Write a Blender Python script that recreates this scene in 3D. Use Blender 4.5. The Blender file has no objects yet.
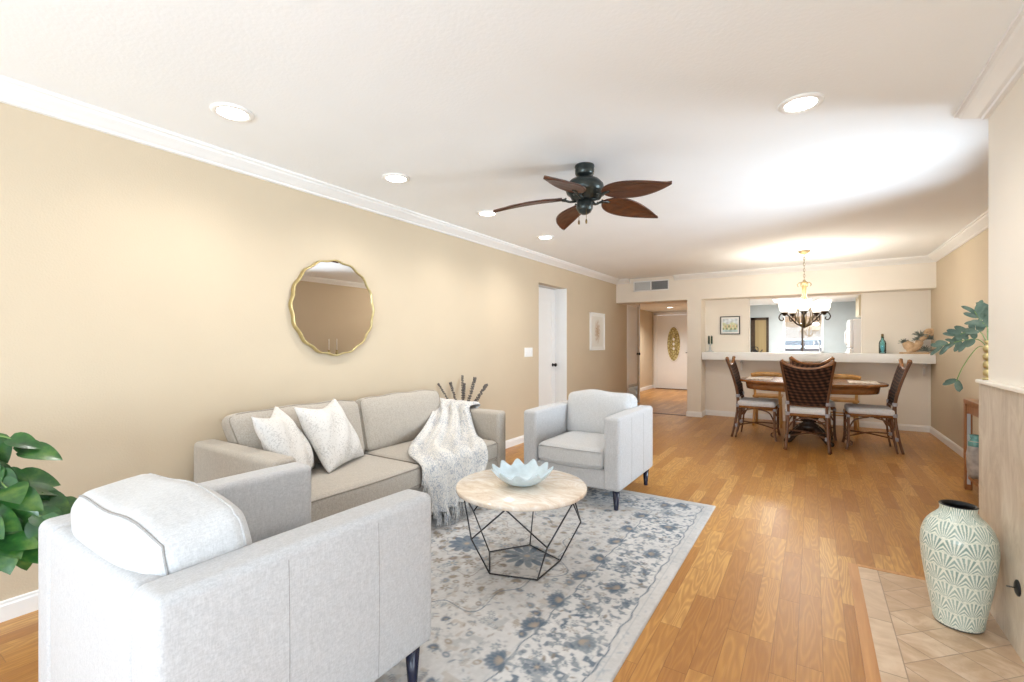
import bpy, bmesh, math, random
import numpy as np
from mathutils import Vector, Matrix
random.seed(7)
PI = math.pi
S = bpy.context.scene
COL = S.collection

# ------------------------------------------------------------------ camera, world, exposure
TH = math.radians(32.9)
cd = bpy.data.cameras.new('camera'); cam = bpy.data.objects.new('camera', cd); COL.objects.link(cam)
cam.location = (0, 0, 1.27); cam.rotation_euler = (PI/2, 0, TH)
cd.sensor_width = 36; cd.lens = 465/1024*36; cd.shift_y = 2/1024; cd.clip_start = .02
S.camera = cam
S.view_settings.view_transform = 'Standard'; S.view_settings.look = 'None'
S.view_settings.gamma = 1; S.view_settings.use_curve_mapping = False
S.view_settings.exposure = 1.0
S.cycles.use_denoising = True
S.cycles.max_bounces = 10; S.cycles.diffuse_bounces = 6; S.cycles.glossy_bounces = 4
S.cycles.transparent_max_bounces = 12; S.cycles.sample_clamp_indirect = 6
S.cycles.caustics_reflective = False; S.cycles.caustics_refractive = False
W = bpy.data.worlds.new('sky'); S.world = W; W.use_nodes = True
W.node_tree.nodes['Background'].inputs[0].default_value = (.80, .90, 1.0, 1)
W.node_tree.nodes['Background'].inputs[1].default_value = 1.0

XR_ = 1.407
def area(name, loc, rot, sx, sy, power, color=(1, 1, 1), spread=None):
    l = bpy.data.lights.new(name, 'AREA'); l.shape = 'RECTANGLE'; l.size = sx; l.size_y = sy
    l.energy = power; l.color = color
    if spread: l.spread = spread
    o = bpy.data.objects.new(name, l); COL.objects.link(o); o.location = loc; o.rotation_euler = rot
    return o
# daylight: sliding glass doors behind the camera, kitchen window; plus added fill lamps
area('daylight_patio_door', (-1.0, -3.74, 1.15), (-PI/2, 0, PI), 3.5, 2.1, 28, (.78, .89, 1.0))
area('added_ceiling_fill', (-1.0, -3.74, .8), (-PI/2-1.0, 0, PI), 3.5, 1.2, 148, (.78, .89, 1.0))  # upward fill lamp, added to brighten the ceiling from behind the camera
area('added_near_side_fill', (XR_+.18, -1.1, 1.15), (0, PI/2+.25, 0), 2.0, 3.0, 58, (.78, .89, 1.0))  # added lamp outside the made-up near side door, lights chair and sofa
area('added_side_fill', (XR_+.60, 3.9, 1.45), (0, PI/2, -.4), 1.3, 1.3, 135, (.80, .90, 1.0))  # invented light outside the added side window, reaches mid-room and dining area
area('daylight_kitchen_window', (-.18, 12.4, 1.5), (-PI/2, 0, 0), .8, .9, 8, (.9, .95, 1))
area('added_near_ceiling_fill', (XR_+.30, -1.1, .55), (0, PI/2+.85, 0), 1.0, 3.0, 22, (.80, .90, 1.0))  # low lamp aimed up, added to lift the ceiling brightness
def spot(name, loc, power, color=(1, .97, .93), ang=2.6, rad=.07):
    l = bpy.data.lights.new(name, 'SPOT'); l.energy = power; l.color = color
    l.spot_size = ang; l.spot_blend = .9; l.shadow_soft_size = rad
    o = bpy.data.objects.new(name, l); COL.objects.link(o); o.location = loc
    return o
CANS = [(-2.49, 1.22), (-2.50, 2.34), (-2.48, 3.42), (-2.50, 4.55), (-.05, 2.69)]
CAN_POWER = 17
CEIL = 2.45

# ------------------------------------------------------------------ materials
def srgb(r, g, b):
    f = lambda c: (c/255/12.92 if c <= 10.3 else ((c/255+.055)/1.055)**2.4)
    return (f(r), f(g), f(b))
def base(name, col, rough=.6, metal=0.0, spec=.5):
    m = bpy.data.materials.new(name); m.use_nodes = True
    b = m.node_tree.nodes['Principled BSDF']
    b.inputs['Base Color'].default_value = (*col, 1); b.inputs['Roughness'].default_value = rough
    b.inputs['Metallic'].default_value = metal; b.inputs['Specular IOR Level'].default_value = spec
    return m, m.node_tree, b
class G:
    """small node-graph writer"""
    def __init__(s, nt): s.nt = nt; s.N = nt.nodes; s.L = nt.links
    def n(s, t, **k):
        o = s.N.new(t)
        for a, v in k.items(): setattr(o, a, v)
        return o
    def put(s, sock, v):
        if isinstance(v, bpy.types.NodeSocket): s.L.new(v, sock)
        elif isinstance(v, (tuple, list)) and len(v) == 3 and sock.type == 'RGBA': sock.default_value = (*v, 1)
        else: sock.default_value = v
    def m(s, op, a, b=None, c=None):
        o = s.n('ShaderNodeMath', operation=op)
        for i, v in enumerate((a, b, c)):
            if v is not None: s.put(o.inputs[i], v)
        return o.outputs[0]
    def coord(s, which='Object', scale=(1, 1, 1), rot=(0, 0, 0)):
        t = s.n('ShaderNodeTexCoord'); mp = s.n('ShaderNodeMapping')
        mp.inputs['Scale'].default_value = scale; mp.inputs['Rotation'].default_value = rot
        s.L.new(t.outputs[which], mp.inputs[0]); return mp.outputs[0]
    def xyz(s, v):
        o = s.n('ShaderNodeSeparateXYZ'); s.L.new(v, o.inputs[0]); return o.outputs
    def comb(s, x, y, z=0.0):
        o = s.n('ShaderNodeCombineXYZ')
        for i, v in enumerate((x, y, z)): s.put(o.inputs[i], v)
        return o.outputs[0]
    def noise(s, v, scale, detail=3, rough=.5, dist=0):
        o = s.n('ShaderNodeTexNoise'); s.L.new(v, o.inputs['Vector'])
        o.inputs['Scale'].default_value = scale; o.inputs['Detail'].default_value = detail
        o.inputs['Roughness'].default_value = rough; o.inputs['Distortion'].default_value = dist
        return o.outputs[0]
    def ramp(s, f, stops):
        o = s.n('ShaderNodeValToRGB'); s.put(o.inputs[0], f); e = o.color_ramp.elements
        while len(e) < len(stops): e.new(.5)
        for i, (p, c) in enumerate(stops): e[i].position = p; e[i].color = (*c, 1)
        return o.outputs[0]
    def mix(s, f, a, b, mode='MIX'):
        o = s.n('ShaderNodeMix', data_type='RGBA', blend_type=mode)
        s.put(o.inputs[0], f); s.put(o.inputs[6], a); s.put(o.inputs[7], b); return o.outputs[2]
    def bump(s, h, dist, strength=1.0, normal=None):
        o = s.n('ShaderNodeBump'); s.put(o.inputs['Height'], h)
        o.inputs['Distance'].default_value = dist; o.inputs['Strength'].default_value = strength
        if normal: s.L.new(normal, o.inputs['Normal'])
        return o.outputs[0]
    def rand(s, v):
        o = s.n('ShaderNodeTexWhiteNoise', noise_dimensions='3D'); s.L.new(v, o.inputs[0]); return o.outputs[0]

def plain(name, col, rough=.6, metal=0.0, spec=.5, var=.06, vscale=6, bump=0, bscale=200):
    m, nt, b = base(name, col, rough, metal, spec); g = G(nt); v = g.coord()
    n = g.noise(v, vscale, 3)
    lo = tuple(max(0, c*(1-var)) for c in col); hi = tuple(min(1, c*(1+var)) for c in col)
    g.L.new(g.ramp(n, [(.3, lo), (.7, hi)]), b.inputs['Base Color'])
    if bump: g.L.new(g.bump(g.noise(v, bscale, 2), bump), b.inputs['Normal'])
    return m
def fabric(name, c1, c2, streak=0.0, bump=.0008, scale=260):
    m, nt, b = base(name, c1, .95, 0, .15); g = G(nt); v = g.coord()
    x, y, z = g.xyz(v)
    a = g.noise(g.coord(scale=(1, 1, .28)), scale, 3, .7)
    c = g.noise(g.coord(scale=(1, .35, 1)), scale*.8, 3, .7)
    n = g.m('ADD', g.m('MULTIPLY', a, .5), g.m('MULTIPLY', c, .5))
    col = g.ramp(n, [(.38, c2), (.6, c1)])
    big = g.noise(g.coord(scale=(1, 1, .35)), 70, 4, .65)
    col = g.mix(g.m('MULTIPLY', g.m('SUBTRACT', .62, big), .7+streak), col, tuple(k*.78 for k in c2))
    g.L.new(col, b.inputs['Base Color'])
    b.inputs['Sheen Weight'].default_value = .15
    g.L.new(g.bump(n, bump), b.inputs['Normal'])
    return m
def wood(name, c1, c2, rough=.35, scale=18, axis=(1, 1, .08)):
    m, nt, b = base(name, c1, rough); g = G(nt)
    n = g.noise(g.coord(scale=axis), scale, 5, .6, .6)
    g.L.new(g.ramp(n, [(.3, c2), (.7, c1)]), b.inputs['Base Color']); return m
def vcol(name, rough=.7, spec=.3, bump=0, bscale=300, attr='paint', metal=0):
    m, nt, b = base(name, (.5, .5, .5), rough, metal, spec); g = G(nt)
    a = g.n('ShaderNodeAttribute', attribute_name=attr)
    g.L.new(a.outputs['Color'], b.inputs['Base Color'])
    if bump: g.L.new(g.bump(g.noise(g.coord(), bscale, 2), bump), b.inputs['Normal'])
    return m
def emis(name, col, st):
    m, nt, b = base(name, col, .5)
    b.inputs['Emission Color'].default_value = (*col, 1); b.inputs['Emission Strength'].default_value = st; return m

M = {}
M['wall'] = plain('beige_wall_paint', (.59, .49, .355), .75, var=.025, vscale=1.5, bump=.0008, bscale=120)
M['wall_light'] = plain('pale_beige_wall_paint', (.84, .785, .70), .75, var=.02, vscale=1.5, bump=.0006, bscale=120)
M['ceiling'] = plain('white_ceiling_paint', (.92, .945, .96), .9, var=.015, vscale=2, bump=.001, bscale=60)
M['trim'] = plain('white_trim_paint', (.86, .86, .85), .35, var=.01)
M['door'] = plain('white_door_paint', (.84, .84, .83), .4, var=.01)
M['kitchen'] = plain('blue_grey_kitchen_paint', (.50, .555, .575), .7, var=.03)
M['cloth_light'] = fabric('light_grey_tweed', (.575, .575, .58), (.45, .45, .455))
M['cloth_taupe'] = fabric('greige_tweed', (.51, .465, .405), (.38, .34, .29), .05)
M['cloth_cushion'] = fabric('pale_tweed', (.64, .64, .64), (.51, .51, .51))
M['piping'] = fabric('grey_piping', (.36, .35, .34), (.27, .26, .25))
M['piping_tan'] = fabric('tan_piping', (.34, .30, .25), (.26, .23, .19))
M['navy'] = plain('dark_navy_lacquer', (.012, .014, .035), .25, var=.05)
M['black'] = plain('black_metal', (.02, .02, .022), .4, .6, var=.1)
M['iron'] = plain('dark_grey_iron', (.055, .055, .06), .35, .8, var=.2)
M['fanmetal'] = plain('pewter_green_metal', (.055, .065, .062), .32, .75, var=.25, vscale=25)
M['gold'] = plain('brushed_gold', (.56, .46, .23), .38, .9, var=.1, vscale=30)
M['antique'] = plain('antique_brass', (.22, .155, .07), .5, .6, var=.45, vscale=40)
M['bronze'] = plain('dark_bronze', (.06, .042, .028), .42, .7, var=.3, vscale=40)
M['chrome'] = plain('chrome', (.75, .76, .78), .12, 1, var=.02)
M['leg_wood'] = wood('brown_rattan_pole', (.20, .085, .035), (.09, .035, .014), .32, 30)
M['table_wood'] = wood('reddish_brown_table_wood', (.36, .155, .05), (.20, .075, .022), .22, 20, (.12, 1, 1))
M['dark_carved'] = wood('dark_carved_wood', (.07, .045, .035), (.03, .02, .016), .25)
M['oak'] = wood('honey_oak', (.62, .35, .12), (.47, .24, .07), .35)
M['console_wood'] = wood('orange_brown_wood', (.40, .16, .05), (.22, .08, .025), .3)
M['binding'] = plain('pale_grey_binding', (.42, .42, .46), .4, var=.2, vscale=60)
M['seatwhite'] = fabric('white_seat_fabric', (.86, .87, .87), (.74, .75, .77), scale=160)
M['leaf'] = None
M['white_wax'] = plain('white_wax', (.88, .86, .80), .5)
M['plastic'] = plain('white_plastic', (.88, .88, .86), .35, var=.01)
M['fridge'] = plain('white_enamel', (.86, .87, .88), .25, var=.01)
M['cream_cab'] = wood('cream_cabinet_wood', (.70, .64, .48), (.63, .56, .41), .45, 8)
M['vent_pale'] = plain('pale_grey_vent_metal', (.55, .57, .58), .5)
M['vent_dark'] = plain('dark_grey_vent_metal', (.20, .21, .22), .5)

# leaves
def leafmat(name, c1, c2, c3, rough=.3):
    m, nt, b = base(name, c1, rough); g = G(nt)
    n = g.noise(g.coord(), 14, 4, .6)
    g.L.new(g.ramp(n, [(.3, c2), (.52, c1), (.75, c3)]), b.inputs['Base Color'])
    b.inputs['Coat Weight'].default_value = .15
    return m
M['leaf'] = leafmat('glossy_green_leaf', (.024, .10, .018), (.008, .038, .010), (.11, .20, .03))
M['stem'] = plain('green_stem', (.14, .24, .06), .5)
M['euc'] = leafmat('dusty_green_leaf', (.085, .135, .10), (.04, .075, .06), (.17, .22, .17), .7)
M['lav'] = plain('dried_dark_spike', (.14, .12, .11), .9, var=.5, vscale=150)
M['drift'] = wood('bleached_driftwood', (.70, .50, .32), (.50, .33, .19), .7, 25, (1, .3, 1))
M['airplant'] = plain('grey_green_air_plant', (.24, .27, .24), .8, var=.3, vscale=60)
M['terracotta'] = plain('white_glazed_pot', (.75, .74, .70), .3)
M['soil'] = plain('dark_soil', (.04, .028, .02), .95, var=.4, vscale=80, bump=.004)

# glass
def glass(name, tint, opacity=.12, rough=.02):
    m = bpy.data.materials.new(name); m.use_nodes = True; nt = m.node_tree; g = G(nt)
    nt.nodes.remove(nt.nodes['Principled BSDF']); out = nt.nodes['Material Output']
    t = g.n('ShaderNodeBsdfTransparent'); t.inputs[0].default_value = (*tint, 1)
    gl = g.n('ShaderNodeBsdfGlossy'); gl.inputs['Roughness'].default_value = rough
    mx = g.n('ShaderNodeMixShader'); fr = g.n('ShaderNodeFresnel'); fr.inputs[0].default_value = 1.45
    g.L.new(g.m('ADD', fr.outputs[0], opacity-.04), mx.inputs[0])
    g.L.new(t.outputs[0], mx.inputs[1]); g.L.new(gl.outputs[0], mx.inputs[2]); g.L.new(mx.outputs[0], out.inputs[0])
    return m
M['pane'] = glass('window_glass', (.97, .99, 1))
M['blueglass'] = glass('aqua_bottle_glass', (.66, .93, .96), .10)
M['mirror'] = plain('mirror_silver', (.86, .85, .83), .01, 1, var=0)
m, nt, b = base('white_shade_glass', (.95, .93, .88), .3)
b.inputs['Emission Color'].default_value = (1, .93, .80, 1); b.inputs['Emission Strength'].default_value = 1.3; M['shade'] = m
M['lamp'] = emis('lamp_disc', (1, .97, .92), 9)
M['halllamp'] = emis('hall_lamp_disc', (1, .95, .86), 5)
M['kitlamp'] = emis('kitchen_light_panel', (1, .97, .92), 4)

# --- wood strip floor
def floor_mat():
    m, nt, b = base('honey_oak_strip_floor', (.6, .3, .12), .24); g = G(nt)
    x, y, z = g.xyz(g.coord())
    wdt, ln = .088, .62
    u = g.m('DIVIDE', g.m('ADD', x, 20.03), wdt); row = g.m('FLOOR', u); fu = g.m('FRACT', u)
    off = g.rand(g.comb(row, 3.1, 0))
    v = g.m('ADD', g.m('DIVIDE', g.m('ADD', y, 20.0), ln), g.m('MULTIPLY', off, 7.3)); cl = g.m('FLOOR', v); fv = g.m('FRACT', v)
    r1 = g.rand(g.comb(row, cl, 1.7)); r2 = g.rand(g.comb(cl, row, 9.2))
    gv = g.comb(g.m('MULTIPLY', x, 34), g.m('ADD', g.m('MULTIPLY', y, 1.7), g.m('MULTIPLY', r2, 40)), g.m('MULTIPLY', r1, 30))
    n = g.noise(gv, 1.0, 5, .62, 1.3)
    gv2 = g.comb(g.m('MULTIPLY', x, 260), g.m('MULTIPLY', y, 9), r1)
    n2 = g.noise(gv2, 1.0, 2, .5)
    c = g.ramp(r1, [(0, (.41, .18, .038)), (.35, (.49, .235, .052)), (.7, (.56, .285, .070)), (1, (.65, .37, .115))])
    c = g.mix(g.m('MULTIPLY', g.m('SUBTRACT', .58, n), 1.6), c, (.33, .13, .034))
    c = g.mix(g.m('MULTIPLY', g.m('SUBTRACT', n2, .5), .5), c, (.72, .45, .22))
    nb = g.noise(g.comb(g.m('MULTIPLY', x, 9), g.m('ADD', g.m('MULTIPLY', y, 1.1), g.m('MULTIPLY', r1, 50)), g.m('MULTIPLY', r2, 30)), 1.0, 2, .5)
    rings = g.m('POWER', g.m('ABSOLUTE', g.m('SINE', g.m('MULTIPLY', nb, 55))), 3)
    c = g.mix(g.m('MULTIPLY', g.m('SUBTRACT', 1, rings), .42), c, (.30, .115, .024))
    eu = g.m('MINIMUM', fu, g.m('SUBTRACT', 1, fu)); ev = g.m('MINIMUM', fv, g.m('SUBTRACT', 1, fv))
    gu = g.m('LESS_THAN', eu, .014); gw = g.m('LESS_THAN', ev, .0022); gap = g.m('MAXIMUM', gu, gw)
    c = g.mix(g.m('MULTIPLY', gap, .45), c, (.16, .06, .02))
    g.L.new(c, b.inputs['Base Color'])
    g.L.new(g.m('ADD', .27, g.m('MULTIPLY', n, .16)), b.inputs['Roughness'])
    g.L.new(g.bump(g.m('SUBTRACT', g.m('MULTIPLY', n, .15), gap), .0006), b.inputs['Normal'])
    return m
M['floor'] = floor_mat()
M['strip'] = wood('oak_border_strip', (.62, .32, .12), (.45, .20, .06), .3, 26, (1, .06, 1))
M['threshold'] = wood('dark_threshold_strip', (.12, .055, .025), (.07, .03, .012), .4)

def travertine(g, v, k=1.0):
    n = g.noise(v, 5.5*k, 6, .62, .8)
    c = g.ramp(n, [(.28, (.40, .26, .155)), (.46, (.53, .375, .24)), (.60, (.66, .51, .365)), (.8, (.80, .68, .54))])
    return c
def hearth_mat():
    m, nt, b = base('travertine_diagonal_tile', (.6, .45, .32), .3); g = G(nt); v = g.coord()
    x, y, z = g.xyz(v)
    P = .21
    a = g.m('DIVIDE', g.m('ADD', g.m('SUBTRACT', y, x), 21-2.079), P); bb = g.m('DIVIDE', g.m('ADD', g.m('ADD', x, y), 21-2.88), P)
    inb = g.m('LESS_THAN', x, .302)
    ra = g.rand(g.comb(g.m('FLOOR', a), g.m('FLOOR', bb), .3))
    yb = g.m('DIVIDE', g.m('ADD', y, 9.9), .42); rb = g.rand(g.comb(g.m('FLOOR', yb), 5.5, .3))
    r = g.m('ADD', g.m('MULTIPLY', ra, g.m('SUBTRACT', 1, inb)), g.m('MULTIPLY', rb, inb))
    vv = g.n('ShaderNodeVectorMath', operation='ADD'); g.L.new(v, vv.inputs[0]); g.L.new(g.comb(g.m('MULTIPLY', r, 9), 0, g.m('MULTIPLY', r, 5)), vv.inputs[1])
    c = travertine(g, vv.outputs[0])
    c = g.mix(g.m('MULTIPLY', r, .45), c, (.50, .335, .21))
    c = g.mix(g.m('MULTIPLY', inb, .22), c, (.80, .66, .50))
    def edge(u, w): f = g.m('FRACT', u); return g.m('LESS_THAN', g.m('MINIMUM', f, g.m('SUBTRACT', 1, f)), w)
    gd = g.m('MAXIMUM', edge(a, .012), edge(bb, .012)); gd = g.m('MULTIPLY', gd, g.m('SUBTRACT', 1, inb))
    gb = g.m('MAXIMUM', g.m('LESS_THAN', g.m('ABSOLUTE', g.m('SUBTRACT', x, .302)), .0022), g.m('MULTIPLY', inb, edge(yb, .006)))
    gap = g.m('MAXIMUM', gd, gb)
    c = g.mix(g.m('MULTIPLY', gap, .75), c, (.30, .21, .15))
    g.L.new(c, b.inputs['Base Color']); g.L.new(g.bump(g.m('SUBTRACT', 0, gap), .001), b.inputs['Normal'])
    return m
M['hearth'] = hearth_mat()
def tilewall_mat():
    m, nt, b = base('grey_travertine_slab', (.6, .55, .48), .38); g = G(nt)
    v = g.coord(scale=(1, 1, .45)); x, y, z = g.xyz(g.coord())
    n = g.noise(v, 9, 7, .68, 1.2)
    c = g.ramp(n, [(.28, (.47, .385, .295)), (.5, (.60, .515, .415)), (.66, (.70, .62, .515)), (.85, (.78, .715, .62))])
    u = g.m('DIVIDE', g.m('ADD', y, 9.03), .305); f = g.m('FRACT', u)
    e = g.m('LESS_THAN', g.m('MINIMUM', f, g.m('SUBTRACT', 1, f)), .006)
    c = g.mix(g.m('MULTIPLY', e, .5), c, (.80, .76, .68))
    g.L.new(c, b.inputs['Base Color']); return m
M['tilewall'] = tilewall_mat()

# ------------------------------------------------------------------ mesh helpers
def obj(name, bm, m, parent=None, smooth=False, bevel=0, angle=None):
    me = bpy.data.meshes.new(name)
    if isinstance(bm, bmesh.types.BMesh):
        bmesh.ops.recalc_face_normals(bm, faces=bm.faces)
        bm.to_mesh(me); bm.free()
    else: me = bm
    ms = m if isinstance(m, (list, tuple)) else [m]
    for k in ms: me.materials.append(k)
    if smooth:
        for p in me.polygons: p.use_smooth = True
    o = bpy.data.objects.new(name, me); COL.objects.link(o)
    if parent is not None: o.parent = parent
    if bevel:
        md = o.modifiers.new('bevel', 'BEVEL'); md.width = bevel; md.segments = 2; md.limit_method = 'ANGLE'; md.angle_limit = .6
    return o
def tag(o, label, cat, group=None):
    o['label'] = label; o['category'] = cat
    if group: o['group'] = group
    return o
def thing(name, label, cat, loc=(0, 0, 0), rotz=0, group=None):
    o = bpy.data.objects.new(name, None); COL.objects.link(o); o.empty_display_size = .05
    o.location = loc; o.rotation_euler = (0, 0, rotz); return tag(o, label, cat, group)
def struct(name, bm, m, parent=None, **k):
    o = obj(name, bm, m, parent, **k)
    if parent is None: o['kind'] = 'structure'
    return o
def copy_tree(o, parent=None):
    c = o.copy(); COL.objects.link(c)
    if parent is not None: c.parent = parent
    for ch in list(o.children): copy_tree(ch, c)
    return c
def NB(): return bmesh.new()
def box(bm, x0, x1, y0, y1, z0, z1, mi=0, mat=None):
    r = bmesh.ops.create_cube(bm, size=1)
    mtx = Matrix.Translation(((x0+x1)/2, (y0+y1)/2, (z0+z1)/2)) @ Matrix.Diagonal((abs(x1-x0), abs(y1-y0), abs(z1-z0), 1))
    bmesh.ops.transform(bm, matrix=(mat @ mtx) if mat else mtx, verts=r['verts'])
    for f in set(f for v in r['verts'] for f in v.link_faces): f.material_index = mi
    return bm
def grid(bm, P, closed_u=False, closed_v=False, mi=0):
    """P[i][j] -> positions"""
    nu, nv = len(P), len(P[0])
    V = [[bm.verts.new(p) for p in row] for row in P]
    for i in range(nu if closed_u else nu-1):
        for j in range(nv if closed_v else nv-1):
            a, b_, c, d = V[i][j], V[(i+1) % nu][j], V[(i+1) % nu][(j+1) % nv], V[i][(j+1) % nv]
            try: f = bm.faces.new((a, b_, c, d)); f.material_index = mi; f.smooth = True
            except ValueError: pass
    return V
def lathe(bm, prof, n=32, c=(0, 0, 0), cap=True, mi=0, fn=None, axis='z'):
    P = []
    for (r, z) in prof:
        row = []
        for k in range(n):
            a = 2*PI*k/n; rr, zz = (r, z) if fn is None else fn(r, z, a)
            p = (rr*math.cos(a), rr*math.sin(a), zz)
            if axis == 'x': p = (p[2], p[0], p[1])
            if axis == 'y': p = (p[0], p[2], p[1])
            row.append((c[0]+p[0], c[1]+p[1], c[2]+p[2]))
        P.append(row)
    V = grid(bm, P, closed_v=True, mi=mi)
    if cap:
        for row, r in ((V[0], prof[0][0]), (V[-1], prof[-1][0])):
            if r > 1e-5:
                try: f = bm.faces.new(row); f.material_index = mi
                except ValueError: pass
    return bm
def tube(bm, pts, rad, n=8, closed=False, cap=True, mi=0, flat=1.0):
    pts = [Vector(p) for p in pts]; N = len(pts)
    rads = rad if isinstance(rad, (list, tuple)) else [rad]*N
    T = []
    for i in range(N):
        a = pts[(i-1) % N] if (closed or i > 0) else pts[i]; b_ = pts[(i+1) % N] if (closed or i < N-1) else pts[i]
        t = (b_-a); T.append(t.normalized() if t.length > 1e-9 else Vector((0, 0, 1)))
    up = Vector((0, 0, 1)) if abs(T[0].z) < .9 else Vector((1, 0, 0))
    nrm = (up - T[0]*up.dot(T[0])).normalized(); P = []
    for i in range(N):
        nrm = (nrm - T[i]*nrm.dot(T[i]));
        nrm = nrm.normalized() if nrm.length > 1e-6 else T[i].orthogonal().normalized()
        bn = T[i].cross(nrm)
        P.append([tuple(pts[i] + nrm*math.cos(2*PI*k/n)*rads[i] + bn*math.sin(2*PI*k/n)*rads[i]*flat) for k in range(n)])
    V = grid(bm, P, closed_u=closed, closed_v=True, mi=mi)
    if cap and not closed:
        for row in (V[0], V[-1]):
            try: f = bm.faces.new(row); f.material_index = mi
            except ValueError: pass
    return bm
def spline(ctrl, n=8):
    P = [Vector(p) for p in ctrl]; out = []
    for i in range(len(P)-1):
        p0 = P[max(0, i-1)]; p1 = P[i]; p2 = P[i+1]; p3 = P[min(len(P)-1, i+2)]
        for k in range(n):
            t = k/n
            out.append(.5*((2*p1)+(p2-p0)*t+(2*p0-5*p1+4*p2-p3)*t*t+(3*p1-p0-3*p2+p3)*t**3))
    out.append(P[-1]); return out
def rmap(p, s, r, fn=None):
    hx = [v/2 for v in s]; q = []
    for v, h in zip(p, hx): rr = min(r, h*.98); q.append(max(-(h-rr), min(h-rr, v)))
    d = Vector([a-b_ for a, b_ in zip(p, q)]); w = Vector(q) + (d.normalized()*min(r, min(hx)*.98) if d.length > 1e-9 else d)
    return Vector(fn(w.x/hx[0], w.y/hx[1], w.z/hx[2], w)) if fn else w
def outline(c, s, r, axis, depth, fn=None, mat=None, n=14):
    """seam line around a rounded box at the given depth along an axis"""
    hx = [v/2 for v in s]; u, v = [(1, 2), (0, 2), (0, 1)][axis]; seq = []
    for k in range(n): seq.append((-1+2*k/n, -1))
    for k in range(n): seq.append((1, -1+2*k/n))
    for k in range(n): seq.append((1-2*k/n, 1))
    for k in range(n): seq.append((-1, 1-2*k/n))
    out = []
    for a, b_ in seq:
        p = [0, 0, 0]; p[axis] = depth; p[u] = a*hx[u]; p[v] = b_*hx[v]
        w = Vector(c)+rmap(p, s, r, fn); out.append(mat @ w if mat else w)
    return out
def rbox(bm, c, s, r, fn=None, m=10, k=4, mi=0, mat=None, rx=None):
    """rounded box with centre c, size s, corner radius r; fn reshapes unit coordinates -> offset"""
    hx = [v/2 for v in s]; ax = []
    for h in hx:
        rr = min(r, h*.98)
        lo = [-h + rr*i/k for i in range(k)]
        mid = [-(h-rr) + 2*(h-rr)*i/m for i in range(m+1)]
        ax.append(lo+mid+[-v for v in reversed(lo)])
    cache = {}
    def vert(p):
        key = tuple(round(q, 6) for q in p)
        if key in cache: return cache[key]
        q = [max(-(h-min(r, h*.98)), min(h-min(r, h*.98), v)) for v, h in zip(p, hx)]
        d = Vector([a-b_ for a, b_ in zip(p, q)])
        rr = min(r, min(hx)*.98)
        w = Vector(q) + (d.normalized()*rr if d.length > 1e-9 else d)
        if fn: w = Vector(fn(w.x/hx[0], w.y/hx[1], w.z/hx[2], w))
        w = Vector(c)+w
        if mat: w = mat @ w
        cache[key] = bm.verts.new(w); return cache[key]
    for a in range(3):
        u, v = [(1, 2), (0, 2), (0, 1)][a]
        for sgn in (-1, 1):
            for i in range(len(ax[u])-1):
                for j in range(len(ax[v])-1):
                    q = []
                    for (di, dj) in ((0, 0), (1, 0), (1, 1), (0, 1)):
                        p = [0, 0, 0]; p[a] = sgn*hx[a]; p[u] = ax[u][i+di]; p[v] = ax[v][j+dj]; q.append(vert(p))
                    if len(set(q)) < 3: continue
                    try: f = bm.faces.new(q); f.smooth = True; f.material_index = mi
                    except ValueError: pass
    return bm
def slab(x0, x1, y0, y1, z0, z1): return box(NB(), x0, x1, y0, y1, z0, z1)
def molding(path, prof, z):
    """sweep prof [(out, dz)] along XY path, interior on the left of the travel direction"""
    P = [Vector((p[0], p[1])) for p in path]; bm = NB(); rows = []
    for i, p in enumerate(P):
        ns = []
        if i > 0: d = (P[i]-P[i-1]).normalized(); ns.append(Vector((-d.y, d.x)))
        if i < len(P)-1: d = (P[i+1]-P[i]).normalized(); ns.append(Vector((-d.y, d.x)))
        n = sum(ns, Vector((0, 0)))/len(ns); n = n/ max(.01, n.length_squared) if len(ns) > 1 else n
        rows.append([(p.x+n.x*o, p.y+n.y*o, z+dz) for o, dz in prof])
    V = grid(bm, rows, closed_v=True)
    for f in bm.faces: f.smooth = False
    bm.faces.new(V[0]); bm.faces.new(V[-1]); return bm
def paint(o_or_me, cols, attr='paint'):
    me = o_or_me.data if hasattr(o_or_me, 'data') else o_or_me
    a = me.color_attributes.new(attr, 'FLOAT_COLOR', 'POINT')
    c = np.ones((len(me.vertices), 4), np.float32); c[:, :3] = cols
    a.data.foreach_set('color', c.ravel())
def grid_mesh(name, X, Y, Z):
    """numpy grids -> mesh"""
    nu, nv = X.shape
    co = np.stack([X, Y, Z], -1).reshape(-1, 3).astype(np.float32)
    idx = np.arange(nu*nv).reshape(nu, nv)
    q = np.stack([idx[:-1, :-1], idx[1:, :-1], idx[1:, 1:], idx[:-1, 1:]], -1).reshape(-1, 4)
    me = bpy.data.meshes.new(name)
    me.vertices.add(len(co)); me.vertices.foreach_set('co', co.ravel())
    me.loops.add(q.size); me.loops.foreach_set('vertex_index', q.ravel().astype(np.int32))
    me.polygons.add(len(q)); me.polygons.foreach_set('loop_start', (np.arange(len(q))*4).astype(np.int32))
    me.polygons.foreach_set('loop_total', np.full(len(q), 4, np.int32))
    me.update(calc_edges=True); me.validate()
    return me

# ------------------------------------------------------------------ the room
XL, XR, YN, YS, YB = -3.11, 1.407, -3.6, 8.42, 8.77
HALLZ = 2.15
struct('floor', slab(-4.0, 1.55, YN-.1, 13.35, -.1, 0), M['floor'])
struct('ceiling', slab(XL-.1, XR+.1, YN-.1, YS+.02, CEIL, CEIL+.1), M['ceiling'])
bm = NB(); box(bm, -4.0, 1.55, YB+.12, 13.3, HALLZ, HALLZ+.1); struct('ceiling_hall', bm, M['ceiling'])
# soffit beam over hall opening and pass-through
struct('wall_soffit', slab(XL, XR, YS, YB+.13, 2.02, CEIL), M['wall_light'])
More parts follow.
